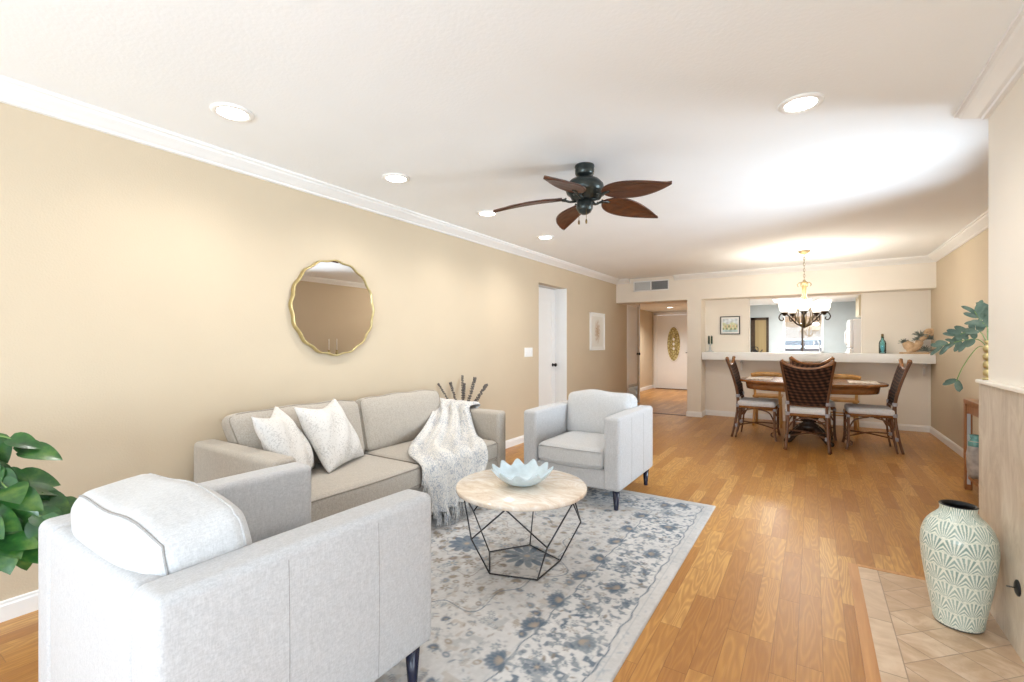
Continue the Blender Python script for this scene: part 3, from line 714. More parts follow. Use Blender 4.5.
# ------------------------------------------------------------------ rug (painted grid)
def make_rug():
    x0, x1, y0, y1 = -3.02, -.63, .72, 3.88; step = .0052
    nx, ny = int((x1-x0)/step), int((y1-y0)/step)
    xs = np.linspace(x0, x1, nx); ys = np.linspace(y0, y1, ny); X, Y = np.meshgrid(xs, ys, indexing='ij')
    R = np.random.default_rng(11)
    def smooth_noise(k, s):
        gx, gy = max(2, int((x1-x0)/s)), max(2, int((y1-y0)/s)); g_ = R.random((gx+3, gy+3))
        u = (X-x0)/(x1-x0)*gx; v = (Y-y0)/(y1-y0)*gy; i = u.astype(int); j = v.astype(int); fu = u-i; fv = v-j
        fu = fu*fu*(3-2*fu); fv = fv*fv*(3-2*fv)
        return (g_[i, j]*(1-fu)+g_[i+1, j]*fu)*(1-fv)+(g_[i, j+1]*(1-fu)+g_[i+1, j+1]*fu)*fv
    n1, n2, n3 = smooth_noise(1, .3), smooth_noise(2, .06), smooth_noise(3, .015)
    C = np.empty((nx, ny, 3)); C[:] = (.555, .545, .535)
    C *= (.86+.14*n1+.10*n2+.10*(n3-.5)+.06*(R.random((nx, ny))-.5))[..., None]
    SL = np.array([.11, .15, .20]); GB = np.array([.20, .235, .27]); TP = np.array([.24, .20, .16]); BR = np.array([.22, .18, .15])
    wear = np.clip(.35+.75*n2*.6+.5*n1, 0, 1)
    def lay(mask, col, a, i0=0, j0=0):
        s = (slice(i0, i0+mask.shape[0]), slice(j0, j0+mask.shape[1]))
        k = (np.clip(mask, 0, 1)*a*(wear[s]*.45+.6))[..., None]; C[s] = C[s]*(1-k)+col*k
    def ell(cx, cy, a, b_, ang, col, al=.8, ring=0):
        rr = max(a, b_)+.006; i0 = max(0, int((cx-rr-x0)/step)); i1 = min(nx, int((cx+rr-x0)/step)+2); j0 = max(0, int((cy-rr-y0)/step)); j1 = min(ny, int((cy+rr-y0)/step)+2)
        if i1 <= i0 or j1 <= j0: return
        dx = X[i0:i1, j0:j1]-cx; dy = Y[i0:i1, j0:j1]-cy; c_, s_ = math.cos(ang), math.sin(ang)
        u = (dx*c_+dy*s_)/a; v = (-dx*s_+dy*c_)/b_
        d = np.sqrt(u*u+v*v); k = np.clip((1-d)*min(a, b_)/step+.3, 0, 1)
        if ring: k = k*(d > ring)
        lay(k, col, al, i0, j0)
    def line(pts, w, col, al=.8):
        for (ax, ay), (bx, by) in zip(pts[:-1], pts[1:]):
            L = math.hypot(bx-ax, by-ay); n = max(1, int(L/.006))
            for k in range(n): ell(ax+(bx-ax)*k/n, ay+(by-ay)*k/n, w, w, 0, col, al)
    rnd = random.Random(5)
    def leaf(x, y, ang, L, col, al=.8): ell(x+math.cos(ang)*L/2, y+math.sin(ang)*L/2, L/2, L*.21, ang, col, al)
    def flower(x, y, r, col, col2=None, n=7, al=.8):
        a0 = rnd.random()*6
        for k in range(n): a = a0+2*PI*k/n; ell(x+math.cos(a)*r*.6, y+math.sin(a)*r*.6, r*.42, r*.23, a, col, al)
        ell(x, y, r*.28, r*.28, 0, col2 if col2 is not None else C[0, 0], al)
    def palmette(x, y, r, ang, col):
        for k in range(-4, 5): leaf(x, y, ang+k*.36, r*(1-.05*abs(k)), col, .8)
        for k in range(-2, 3): leaf(x, y, ang+k*.4, r*.5, TP*1.6, .6)
        leaf(x, y, ang+2.6, r*.6, GB, .7); leaf(x, y, ang-2.6, r*.6, GB, .7)
    def sprig(x, y, ang, L, col):
        line([(x, y), (x+math.cos(ang)*L, y+math.sin(ang)*L)], .0022, col, .6)
        for k in range(1, 5):
            t = k/4.5
            for s in (-1, 1): leaf(x+math.cos(ang)*L*t, y+math.sin(ang)*L*t, ang+s*.85, L*.32, col, .75)
        leaf(x+math.cos(ang)*L, y+math.sin(ang)*L, ang, L*.3, col)
    cx, cy = (x0+x1)/2, (y0+y1)/2
    # border band, worked around all four sides
    ins = np.minimum(np.minimum(X-x0, x1-X), np.minimum(Y-y0, y1-Y))
    wob = .006*np.sin(X*23+Y*19)+.004*np.sin(X*51-Y*47)
    lay(((ins > .083) & (ins < .385)).astype(float), np.array([.70, .69, .68]), .35)
    for d, w in ((.080, .0050), (.389, .0045)): lay(np.clip(1-np.abs(ins-d-wob)/w*.8, 0, 1), SL, 1.0)
    for d, w in ((.052, .0035), (.406, .002)): lay(np.clip(1-np.abs(ins-d)/w, 0, 1), GB*1.4, .35)
    n4, n5, n6 = smooth_noise(4, .019), smooth_noise(5, .026), smooth_noise(6, .045)
    band = (ins > .088) & (ins < .383)
    vein_ = np.clip(1-np.abs(n4-.5)/.07, 0, 1)
    lay(np.where(band, np.clip((n5-.52)*9, 0, 1)*np.clip((n4-.35)*6, 0, 1), 0), GB, .75)
    lay(np.where(band, np.clip((n6-.60)*9, 0, 1)*np.clip((n4-.42)*8, 0, 1), 0), SL, .7)
    lay(np.where(band, vein_*(n6 > .35), 0), np.array([.72, .71, .70]), .7)
    fld = ins > .40
    lay(np.where(fld, np.clip((n6-.62)*8, 0, 1)*np.clip((n4-.4)*7, 0, 1), 0), np.array([.32, .33, .34]), .5)
    lay(np.where(fld, np.clip((n5-.70)*8, 0, 1), 0), TP*1.5, .45)
    def border_spots(lo, hi, n):
        for _ in range(n):
            side = rnd.random(); t = rnd.uniform(lo, hi)
            if side < .38: yield x1-t, rnd.uniform(y0+t, y1-t)
            elif side < .5: yield x0+t, rnd.uniform(y0+t, y1-t)
            elif side < .8: yield rnd.uniform(x0+t, x1-t), y1-t
            else: yield rnd.uniform(x0+t, x1-t), y0+t
    for side in range(4):
        horiz = side >= 2; L = (x1-x0) if horiz else (y1-y0); n = int(L/.23)
        for k in range(n):
            s = (k+.5)/n*L; ind = .235+(.035 if k % 2 else -.035)
            if min(s, L-s) < .12: continue
            px, py = (x0+s, (y1-ind if side == 2 else y0+ind)) if horiz else ((x1-ind if side == 0 else x0+ind), y0+s)
            if k % 2: flower(px, py, .060, GB, TP*1.5, 9, .7); flower(px, py, .03, SL, TP*1.7, 6, .8)
            else: palmette(px, py, .085, rnd.random()*6.28, SL if rnd.random() < .6 else GB)
    for px, py in border_spots(.10, .375, 1150):
        q = rnd.random()
        col = SL if q < .45 else (GB if q < .85 else TP)
        if rnd.random() < .3: flower(px, py, rnd.uniform(.012, .022), col, None, 5, .75)
        else: leaf(px, py, rnd.random()*6.28, rnd.uniform(.022, .045), col, .75)
    for px, py in border_spots(.012, .07, 240): ell(px, py, rnd.uniform(.008, .02), .006, rnd.random()*3, GB*1.5, .4)
    # field motifs
    def infield(px, py, m=.41): return min(px-x0, x1-px, py-y0, y1-py) > m
    pts = []
    for _ in range(7000):
        px, py = rnd.uniform(x0+.42, x1-.42), rnd.uniform(y0+.42, y1-.42)
        if all((px-a)**2+(py-b_)**2 > .066**2 for a, b_ in pts): pts.append((px, py))
    def med(px, py):
        a = math.atan2((py-cy)/1.15, px-cx); return math.hypot(px-cx, (py-cy)/1.15) / (1+.07*math.cos(8*a)+.05*math.cos(16*a))
    for px, py in pts:
        inm = med(px, py) < .62; q = rnd.random()
        col = (TP if q < .55 else (BR if q < .75 else GB)) if inm else (GB if q < .5 else (SL if q < .8 else TP*1.2))
        q = rnd.random()
        if q < .36: flower(px, py, rnd.uniform(.018, .032), col, C[int(nx/2), 5]*.9, rnd.choice((5, 6, 7)), .7)
        elif q < .56: palmette(px, py, rnd.uniform(.03, .05), rnd.random()*6.28, col)
        elif q < .84: sprig(px, py, rnd.random()*6.28, rnd.uniform(.04, .065), col)
        else: ell(px, py, .022, .016, rnd.random()*3, col, .75); ell(px, py, .011, .007, 0, C[5, 5], .8)
    for _ in range(1300):
        px, py = rnd.uniform(x0+.42, x1-.42), rnd.uniform(y0+.42, y1-.42)
        leaf(px, py, rnd.random()*6.28, rnd.uniform(.015, .035), rnd.choice((GB, TP, SL)), .6)
    # medallion outlines
    A = np.arctan2((Y-cy)/1.15, X-cx); RR = np.hypot(X-cx, (Y-cy)/1.15)
    lob = 1+.07*np.cos(8*A)+.05*np.cos(16*A)
    for rr, col, w, al in ((.62, SL, .0045, .95), (.60, TP, .0025, .6), (.34, BR, .0045, .9), (.32, TP, .002, .6), (.14, GB, .004, .9)):
        lay(np.clip(1-np.abs(RR/lob-rr)/w*.8, 0, 1), col, al)
    for k in range(16):
        a = 2*PI*k/16; flower(cx+.235*math.cos(a), cy+.27*math.sin(a), .038, GB if k % 2 else TP, TP*1.5, 6)
    flower(cx, cy, .12, SL, TP*1.5, 10); flower(cx, cy, .06, GB, TP*1.6, 8)
    # blue flower that sits under the coffee table, corner sprays
    for (qx, qy, r) in ((-1.42, 2.36, .15),):
        for k in range(12): a = 2*PI*k/12; leaf(qx+math.cos(a)*r*.3, qy+math.sin(a)*r*.3, a+.15, r*.7, SL if k % 2 else GB, .85)
        flower(qx, qy, r*.45, GB, TP*1.6, 8)
    # edge of the field against the inner border line: half palmettes
    for k in range(9):
        py = y0+.55+k*.26
        palmette(x1-.40, py, .085, PI+(.5 if k % 2 else -.5), SL)
        palmette(x0+.40, py, .085, 0, GB)
    Z = np.full_like(X, .010)+.0006*(R.random((nx, ny))-.5)
    edge = ins < .004; Z[edge] = .001
    me = grid_mesh('area_rug', X, Y, Z); paint(me, np.clip(C, 0, 1).reshape(-1, 3))
    o = obj('area_rug', me, vcol('rug_pile', .95, .1, .001, 500)); tag(o, 'large faded grey and blue floral medallion rug on the wood floor', 'rug'); return o
make_rug()

# ------------------------------------------------------------------ armchairs
def seam(pts, r=.0035): bm = NB(); tube(bm, pts, r, 6); return bm
def make_armchair(label):
    """local: front +y, footprint x +-.42, y 0 (back) .. .86 (front)"""
    t = thing('armchair', label, 'armchair')
    c = M['cloth_light']
    for s in (-1, 1):
        bm = NB()
        def soft(u, v, w, p): return (p.x + s*.006*(1-v*v)*(1-w*w), p.y, p.z + .004*(1-v*v)*(w > .5))
        rbox(bm, (s*.355, .43, .425), (.13, .86, .55), .028, soft, m=8); a = obj('arm', bm, c, t)
        for y in (.30, .60):
            vv_ = (y-.43)/.43; q = [(s*(.42+.006*(1-vv_*vv_)*(1-((z-.425)/.275)**2)), y, z) for z in (.17, .25, .33, .41, .49, .57, .63, .672)]
            obj('seam', seam(q+[(s*.4118, y, .6918), (s*.392, y, .7005)], .0011), M['piping'], a)
        for y in (.03, .83):
            k = .4165
            obj('seam', seam([(s*(k-.0015), y, .17), (s*(k-.0015), y, .68)], .0012), M['cloth_light'], a)
    bm = NB(); rbox(bm, (0, .045, .425), (.60, .09, .55), .03, m=8); obj('backrest', bm, c, t)
    bm = NB(); rbox(bm, (0, .47, .22), (.60, .74, .15), .02, m=6); obj('seat_frame', bm, c, t)
    bm = NB()
    rbox(bm, (0, .49, .37), (.575, .74, .155), .045, lambda u, v, w, p: (p.x, p.y + (.012*(1-u*u) if v > .9 else 0), p.z+.018*w*(1-u**4)*(1-v**4)), m=12)
    sc = obj('seat_cushion', bm, M['cloth_cushion'], t)
    pts = []
    bm = NB()
    for z in (.325, .43):
        tube(bm, [(-.27, .862, z), (-.15, .868, z), (0, .872, z), (.15, .868, z), (.27, .862, z)], .0045, 6)
    obj('piping', bm, M['cloth_light'], sc)
    # loose back cushion, leaning
    mt = Matrix.Translation((0, .20, .425)) @ Matrix.Rotation(math.radians(-9), 4, 'X') 
    mt = Matrix.Translation((0, .215, .415)) @ Matrix.Rotation(math.radians(10), 4, 'X')
    bm = NB()
    def plump(u, v, w, p):
        k = (1-abs(u)**3.5)*(1-abs(w)**3.5)
        return (p.x*(1+.018*(1-w*w)), p.y*(.84+.34*k), p.z - max(0, w)*(.028*abs(u)**3.5) + .008*math.sin(u*5+v)*max(0, w))
    rbox(bm, (0, 0, .205), (.60, .25, .41), .05, plump, m=14, mat=mt); bc = obj('back_cushion', bm, M['cloth_cushion'], t)
    for dy, nm in ((-.108, 0), (.108, 1)):
        bm = NB(); tube(bm, outline((0, 0, .205), (.60, .25, .41), .05, 1, dy, plump, mt), .0035, 6, closed=True); obj('piping', bm, M['piping'] if nm == 0 else M['cloth_cushion'], bc, smooth=True)
    for s in (-1, 1):
        for y in (.06, .80):
            bm = NB(); lathe(bm, [(.017, 0), (.017, .004), (.028, .155)], 14, (s*.37, y, 0)); obj('leg', bm, M['navy'], t, smooth=True)
    return t
ch = make_armchair('light grey armchair close to the camera, its back turned to us')
ch.location = (-1.628, .418, .011); ch.scale = (1.045, 1.03, 1); ch['group'] = 'matching grey armchairs'
c2 = copy_tree(ch); c2.scale = (1, 1, 1); c2.location = (-1.615, 4.17, .011); c2.rotation_euler = (0, 0, PI)
c2['label'] = 'light grey armchair on the far rug edge facing the coffee table'

# ------------------------------------------------------------------ sofa
SY0, SY1 = 1.275, 3.335
sf = thing('sofa', 'long greige two-cushion sofa along the left wall', 'sofa', (-3.07, SY0, .0))
L_ = SY1-SY0; c = M['cloth_taupe']
for y, in ((.065,), (L_-.065,)):
    bm = NB(); rbox(bm, (.43, y, .39), (.86, .13, .60), .03, lambda u, v, w, p: (p.x, p.y+.004*v*(1-u*u), p.z), m=10); obj('arm', bm, c, sf)
bm = NB(); rbox(bm, (.07, L_/2, .38), (.14, L_-.26, .56), .03, m=8); obj('backrest', bm, c, sf)
bm = NB(); rbox(bm, (.45, L_/2, .195), (.80, L_-.26, .21), .015, m=6); obj('seat_frame', bm, c, sf)
cw = (L_-.27)/2
for k in (0, 1):
    y = .135+cw*(k+.5)
    bm = NB(); rbox(bm, (.50, y, .375), (.74, cw-.004, .16), .04, lambda u, v, w, p: (p.x+(.01*(1-v*v) if u > .9 else 0), p.y, p.z+.016*w*(1-u**4)*(1-v**4)), m=14)
    q = obj('seat_cushion', bm, c, sf)
    bm = NB()
    for z in (.325, .438): tube(bm, [(.869, y-cw/2+.03, z), (.879, y, z), (.869, y+cw/2-.03, z)], .0045, 6)
    for yy in (y-cw/2+.012, y+cw/2-.012): tube(bm, [(.15, yy, .446), (.84, yy, .446), (.868, yy, .430)], .004, 6)
    obj('piping', bm, M['piping_tan'], q, smooth=True)
for k, (tilt, dz, m_) in enumerate(((13, 0, M['cloth_taupe']), (14, .0, M['cloth_taupe']))):
    y = .135+cw*(k+.5)
    mt = Matrix.Translation((.255, y, .445+dz)) @ Matrix.Rotation(math.radians(-tilt), 4, 'Y')
    bm = NB()
    def plump(u, v, w, p):
        k_ = (1-abs(v)**3)*(1-abs(w)**3)
        return (p.x*(.62+.55*k_), p.y - (.055*max(0, w)*max(0, -v) if k == 0 else 0), p.z+.01*(1-v*v)*(w > 0)-.012*abs(v)**6*(w > 0) + .004*math.sin(v*9+w*3))
    rbox(bm, (0, 0, .205), (.19, cw-.01, .41), .05, plump, m=16, mat=mt); bc = obj('back_cushion', bm, m_, sf)
    bm = NB()
    for dx in (.078, -.078): tube(bm, outline((0, 0, .205), (.19, cw-.01, .41), .05, 0, dx, plump, mt), .0042, 6, closed=True)
    obj('piping', bm, M['piping_tan'], bc, smooth=True)
for x in (.06, .80):
    for y in (.06, L_-.06):
        bm = NB(); lathe(bm, [(.02, .011 if x < .5 or True else 0), (.03, .10)], 12, (x, y, 0)); obj('leg', bm, M['navy'], sf)

# throw pillows
def pillow_mat():
    m, nt, b = base('white_textured_pillow_cover', (.8, .78, .74), .95, 0, .1); g = G(nt)
    n = g.noise(g.coord(), 95, 3, .75); big = g.noise(g.coord(), 9, 3, .6)
    dots = g.m('GREATER_THAN', g.m('ADD', n, g.m('MULTIPLY', big, .35)), .745)
    col = g.mix(g.m('MULTIPLY', dots, .55), (.72, .70, .67), (.42, .40, .38))
    g.L.new(col, b.inputs['Base Color']); g.L.new(g.bump(n, .003), b.inputs['Normal']); return m
M['pillow'] = pillow_mat()
def make_pillow(label, size=.47, th=.17, seed=0):
    n = 34; bm = NB(); Ps = []
    for side in (1, -1):
        P = []
        for i in range(n+1):
            row = []
            for j in range(n+1):
                u = -1+2*i/n; v = -1+2*j/n
                k = max(0, (1-abs(u)**2.4)*(1-abs(v)**2.4))**.55
                pin = 1-.07*(1-u*u)*abs(v)**2-0; pu = u*(1-.07*(1-v*v)); pv = v*(1-.07*(1-u*u))
                w = .008*math.sin(u*7+v*5+seed)*(k)
                dip = .045*(1-abs(u)**1.5)*max(0, v)**2; row.append((pu*size/2, side*(th/2*k+.002)+w, pv*size/2-dip))
            P.append(row)
        Ps.append(P)
    for P in Ps: grid(bm, P)
    bmesh.ops.remove_doubles(bm, verts=bm.verts, dist=.0045)
    t = obj('throw_pillow', bm, M['pillow'], None, smooth=True)
    return tag(t, label, 'pillow', 'white throw pillows on the sofa')
def pose(o, loc, yaw, lean, roll):
    # face normal (+y local) turned to yaw (deg from +x), leaned back, rolled in its plane
    R = Matrix.Rotation(math.radians(yaw)-PI/2, 4, 'Z') @ Matrix.Rotation(math.radians(lean), 4, 'X') @ Matrix.Rotation(math.radians(roll), 4, 'Y')
    o.matrix_world = Matrix.Translation(loc) @ R
p1 = make_pillow('white speckled throw pillow leaning behind the sofa arm nearest the camera', seed=1)
pose(p1, (-2.60, 1.575, .675), 46, 30, 0)
p2 = make_pillow('white speckled throw pillow leaning at the middle of the sofa', seed=3)
pose(p2, (-2.68, 1.94, .675), 24, 30, 0)

# throw blanket
def make_blanket():
    Lc = [(-2.93, 3.345, .68), (-2.93, 3.335, .715), (-2.91, 3.19, .725), (-2.80, 3.06, .66), (-2.68, 2.80, .55), (-2.52, 2.50, .485), (-2.36, 2.33, .475), (-2.20, 2.27, .455), (-2.165, 2.28, .36), (-2.155, 2.34, .22), (-2.15, 2.40, .11)]
    Rc = [(-2.52, 3.345, .68), (-2.51, 3.335, .715), (-2.50, 3.19, .715), (-2.46, 3.165, .62), (-2.38, 3.13, .50), (-2.30, 3.08, .475), (-2.22, 3.00, .470), (-2.175, 2.95, .445), (-2.155, 2.93, .35), (-2.15, 2.84, .23), (-2.145, 2.74, .13)]
    A, B = spline(Lc, 9), spline(Rc, 9); n = len(A); nu = 56; P = []
    for i in range(n):
        row = []; t = i/(n-1); a, b_ = A[i], B[i]
        tan = ((A[min(n-1, i+1)]+B[min(n-1, i+1)])-(A[max(0, i-1)]+B[max(0, i-1)])).normalized()
        acr = (b_-a).normalized(); nr = tan.cross(acr).normalized()
        if nr.x < 0 and t > .6 or nr.z < 0 and t <= .6: nr = -nr
        for j in range(nu+1):
            u = j/nu; p = a.lerp(b_, u)
            sag = 0
            f = .021*math.sin(u*PI*7+1.5*math.sin(t*5))+.008*math.sin(u*PI*15+t*9)
            amp = .45 if t < .25 else (.9 if t < .6 else 1.1)
            q = p+nr*(f*amp+.016)
            q += nr*.0025*math.sin(i*2.1)*math.sin(j*2.3)
            row.append(tuple(q))
        P.append(row)
    bm = NB(); grid(bm, P)
    m, nt, b = base('cream_and_blue_knit', (.8, .78, .74), .95, 0, .1); g = G(nt)
    n1 = g.noise(g.coord(scale=(1, 1, .6)), 120, 3, .8); big = g.noise(g.coord(), 6, 3, .6)
    x, y, z = g.xyz(g.coord())
    k = g.m('GREATER_THAN', g.m('ADD', n1, g.m('MULTIPLY', big, .30)), .685)
    col = g.mix(g.m('MULTIPLY', k, .70), (.76, .735, .69), (.27, .31, .39))
    g.L.new(col, b.inputs['Base Color']); g.L.new(g.bump(n1, .005), b.inputs['Normal'])
    o = obj('throw_blanket', bm, m, None, smooth=True)
    sd = o.modifiers.new('thick', 'SOLIDIFY'); sd.thickness = .009; sd.offset = 0
    # fringe
    bm = NB(); last = P[-1]; rnd = random.Random(4)
    strands = [(Vector(last[j]), .11) for j in range(0, nu+1, 1)]
    strands += [(Vector(P[i][0]), .10) for i in range(int(n*.74), n-1, 1)] + [(Vector(P[i][0]), .10) for i in range(int(n*.74), n-1, 2)]
    for p, ln in strands:
        for _ in range(2):
            d = Vector((rnd.uniform(-.006, .02), rnd.uniform(-.03, .03), 0)); zz = max(.02, p.z-ln*rnd.uniform(.8, 1.05))
            mid = p+d*.5; mid.z = (p.z+zz)/2
            tube(bm, [p, mid+Vector((.006, rnd.uniform(-.006, .006), 0)), Vector((p.x+d.x+.004, p.y+d.y, zz))], [.0026, .0024, .0016], 5)
    f = obj('fringe', bm, m, o); f['kind'] = 'stuff'
    return tag(o, 'cream and blue knitted throw draped over the sofa arm and seat', 'blanket')
make_blanket()

# ------------------------------------------------------------------ coffee table and bowl
TC = (-1.405, 2.27)
tb = thing('coffee_table', 'round pale marble coffee table on a black wire geometric base', 'coffee table', (*TC, .011))
def marble_mat():
    m, nt, b = base('cream_marble', (.80, .72, .62), .15); g = G(nt); v = g.coord(scale=(1, 2.2, 1), rot=(0, 0, .4))
    n = g.noise(v, 5, 8, .72, 1.4)
    g.L.new(g.ramp(n, [(.3, (.60, .47, .35)), (.48, (.76, .655, .54)), (.6, (.84, .78, .70)), (.8, (.89, .86, .82))]), b.inputs['Base Color']); return m
bm = NB(); lathe(bm, [(0, .424), (.368, .424), (.373, .427), (.373, .445), (.368, .449), (0, .449)], 72, cap=False); obj('tabletop', bm, marble_mat(), tb, smooth=False)
A5 = [PI+2*PI*k/5 for k in range(5)]
bot = [(.225*math.cos(a), .225*math.sin(a), .006) for a in A5]
mid = [(.345*math.cos(a), .345*math.sin(a), .225) for a in A5]
top = [(.335*math.cos(a+PI/5), .335*math.sin(a+PI/5), .418) for a in A5]
bm = NB(); r_ = .0042
for k in range(5):
    tube(bm, [bot[k], bot[(k+1) % 5]], r_, 8); tube(bm, [top[k], top[(k+1) % 5]], r_*.8, 8)
    for q in (bot[k], top[k], top[k-1]): tube(bm, [mid[k], q], r_, 8)
obj('wire_base', bm, M['iron'], tb, smooth=True)
bm = NB(); P = []; n = 144
for side, rows in ((0, [i/12 for i in range(13)]), (1, [1-i/12 for i in range(13)])):
    for t in rows:
        row = []
        for k in range(n):
            a = 2*PI*k/n; fl = math.cos(11*a); r = .045+.125*t**.85; z = .004+.078*t**1.7
            r *= 1+.07*fl*t**1.2; z += .016*fl*t**3
            if side: z += .006; r *= .985
            row.append((r*math.cos(a), r*math.sin(a), z))
        P.append(row)
V = grid(bm, P, closed_v=True); bm.faces.new(V[0]); bm.faces.new(V[-1])
bw = obj('scalloped_bowl', bm, plain('pale_blue_ceramic', (.56, .67, .73), .3, var=.12, vscale=18), None, smooth=True); bw.location = (TC[0]+.005, TC[1], .4605)
tag(bw, 'pale blue ruffled shell-like bowl on the coffee table', 'bowl')

# ------------------------------------------------------------------ ceiling fan
fn_ = thing('ceiling_fan', 'dark ceiling fan with five brown leaf-shaped blades', 'ceiling fan', (-1.275, 2.86, CEIL))
bm = NB(); lathe(bm, [(0, 0), (.064, 0), (.066, -.01), (.062, -.022), (.064, -.03), (.062, -.055), (.055, -.068), (.03, -.072), (.028, -.10), (0, -.10)], 40, cap=False); obj('canopy', bm, M['fanmetal'], fn_, smooth=True)
bm = NB(); lathe(bm, [(0, -.082), (.05, -.084), (.095, -.10), (.122, -.128), (.128, -.155), (.118, -.185), (.095, -.205), (.085, -.225), (.06, -.235), (0, -.235)], 48, cap=False); obj('motor_housing', bm, M['fanmetal'], fn_, smooth=True)
bm = NB(); lathe(bm, [(0, -.232), (.040, -.232), (.052, -.242), (.050, -.255), (.055, -.262), (.053, -.29), (.04, -.312), (.02, -.324), (0, -.326)], 36, cap=False); obj('switch_housing', bm, M['fanmetal'], fn_, smooth=True)
for k, (x, y) in enumerate(((-.02, -.045), (.03, -.04))):
    bm = NB(); tube(bm, [(x, y, -.30), (x, y, -.365)], .0015, 6); lathe(bm, [(0, 0), (.006, .004), (.007, .02), (.002, .034)], 10, (x, y, -.40), cap=False); obj('pull_chain', bm, M['antique'], fn_, smooth=True)
M['blade'] = wood('carved_dark_brown_wood', (.125, .040, .014), (.045, .014, .006), .38, 30, (.25, 1, 1))
def blade(mt):
    bm = NB(); nu, nv = 40, 14; r0, r1 = .15, .625; Pt, Pb = [], []
    for i in range(nu+1):
        t = i/nu; x = r0+(r1-r0)*t
        w = .094*(math.sin(PI*min(1, t**.70))**.85) + .012*(1-t)
        if t > .999: w = .002
        rt, rb = [], []
        cyy = .022*math.sin(t*PI*.9)          # sweep of the leaf
        for j in range(nv+1):
            v = -1+2*j/nv
            z = -.212 -.055*t**2.0 - .010*v*v
            vein = (.0008*math.cos(abs(v)*10-t*26) + .0022*math.exp(-(v/.09)**2))*(1-v*v)
            rt.append(tuple(mt @ Vector((x, cyy+w*v, z+.004+vein)))); rb.append(tuple(mt @ Vector((x, cyy+w*v, z-.004-vein))))
        Pt.append(rt); Pb.append(rb)
    ring = [[*a, *reversed(b_)] for a, b_ in zip(Pt, Pb)]
    V = grid(bm, ring, closed_v=True); bm.faces.new(V[0]); bm.faces.new(V[-1]); return bm
for k in range(5):
    a = math.radians(-14+72*k); mt = Matrix.Rotation(a, 4, 'Z') @ Matrix.Translation((0, 0, -.212)) @ Matrix.Rotation(math.radians(-13), 4, 'X') @ Matrix.Translation((0, 0, .212))
    b_ = obj('blade', blade(mt), M['blade'], fn_, smooth=True)
    bm = NB(); R2 = Matrix.Rotation(a, 4, 'Z')
    tube(bm, [tuple(R2 @ Vector(p)) for p in spline([(.06, 0, -.235), (.10, .015, -.24), (.14, 0, -.222), (.20, -.0, -.217)], 4)], .008, 8, flat=1.6)
    tube(bm, [tuple(R2 @ Vector(p)) for p in spline([(.12, -.03, -.222), (.15, 0, -.226), (.12, .03, -.222)], 4)], .006, 8)
    obj('blade_iron', bm, M['fanmetal'], b_, smooth=True)

# ------------------------------------------------------------------ dining table and chairs
DC = (-.045, 7.12)
dt = thing('dining_table', 'oval reddish wood dining table in front of the pass-through bar', 'dining table', (*DC, 0))
def sup(a, b_, n=80, e=2.4): return [((abs(math.cos(q))**(2/e))*a*(1 if math.cos(q) > 0 else -1), (abs(math.sin(q))**(2/e))*b_*(1 if math.sin(q) > 0 else -1)) for q in [2*PI*k/n for k in range(n)]]
def ovalslab(bm, rows):
    V = grid(bm, [[(x, y, z) for x, y in sup(a, b_)] for a, b_, z in rows], closed_v=True); bm.faces.new(V[0]); bm.faces.new(V[-1])
bm = NB(); ovalslab(bm, [(.76, .49, .755), (.80, .53, .757), (.805, .535, .770), (.80, .53, .783), (.79, .52, .786)]); obj('tabletop', bm, M['table_wood'], dt)
bm = NB(); ovalslab(bm, [(.70, .43, .66), (.715, .445, .664), (.73, .46, .755)]); obj('apron', bm, M['table_wood'], dt)
bm = NB(); lathe(bm, [(.14, .66), (.15, .62), (.07, .58), (.06, .50), (.10, .42), (.13, .34), (.09, .27), (.06, .25), (.11, .22), (.12, .18), (.07, .15), (.07, .12)], 28); obj('pedestal', bm, M['dark_carved'], dt, smooth=True)
for k in range(4):
    a = PI/4+k*PI/2; R2 = Matrix.Rotation(a, 4, 'Z'); bm = NB()
    tube(bm, [tuple(R2 @ Vector(p)) for p in spline([(.03, 0, .16), (.12, 0, .17), (.22, 0, .10), (.30, 0, .035), (.35, 0, .03)], 5)], [.04]*10+[.035]*6+[.028]*5, 10); obj('leg', bm, M['dark_carved'], dt, smooth=True)
bm = NB()
# placemats
def placemat(x, y, w, d, label):
    bm = NB(); rbox(bm, (0, 0, .003), (w, d, .006), .003, m=4, k=2)
    o = obj('placemat', bm, M['mat']); o.location = (DC[0]+x, DC[1]+y, .7865); return tag(o, label, 'placemat', 'placemats on the dining table')
m, nt, b = base('pale_patterned_placemat', (.7, .66, .6), .8); g = G(nt)
nn = g.noise(g.coord(), 30, 3, .7); g.L.new(g.ramp(nn, [(.4, (.50, .40, .32)), (.55, (.78, .74, .68)), (.7, (.60, .62, .66))]), b.inputs['Base Color']); M['mat'] = m
placemat(-.56, 0, .30, .42, 'pale patterned placemat at the left end of the dining table')
placemat(.56, 0, .30, .42, 'pale patterned placemat at the right end of the dining table')
placemat(-.02, -.30, .46, .30, 'pale patterned placemat on the near long side of the dining table')
placemat(-.02, .30, .46, .30, 'pale patterned placemat on the far long side of the dining table')

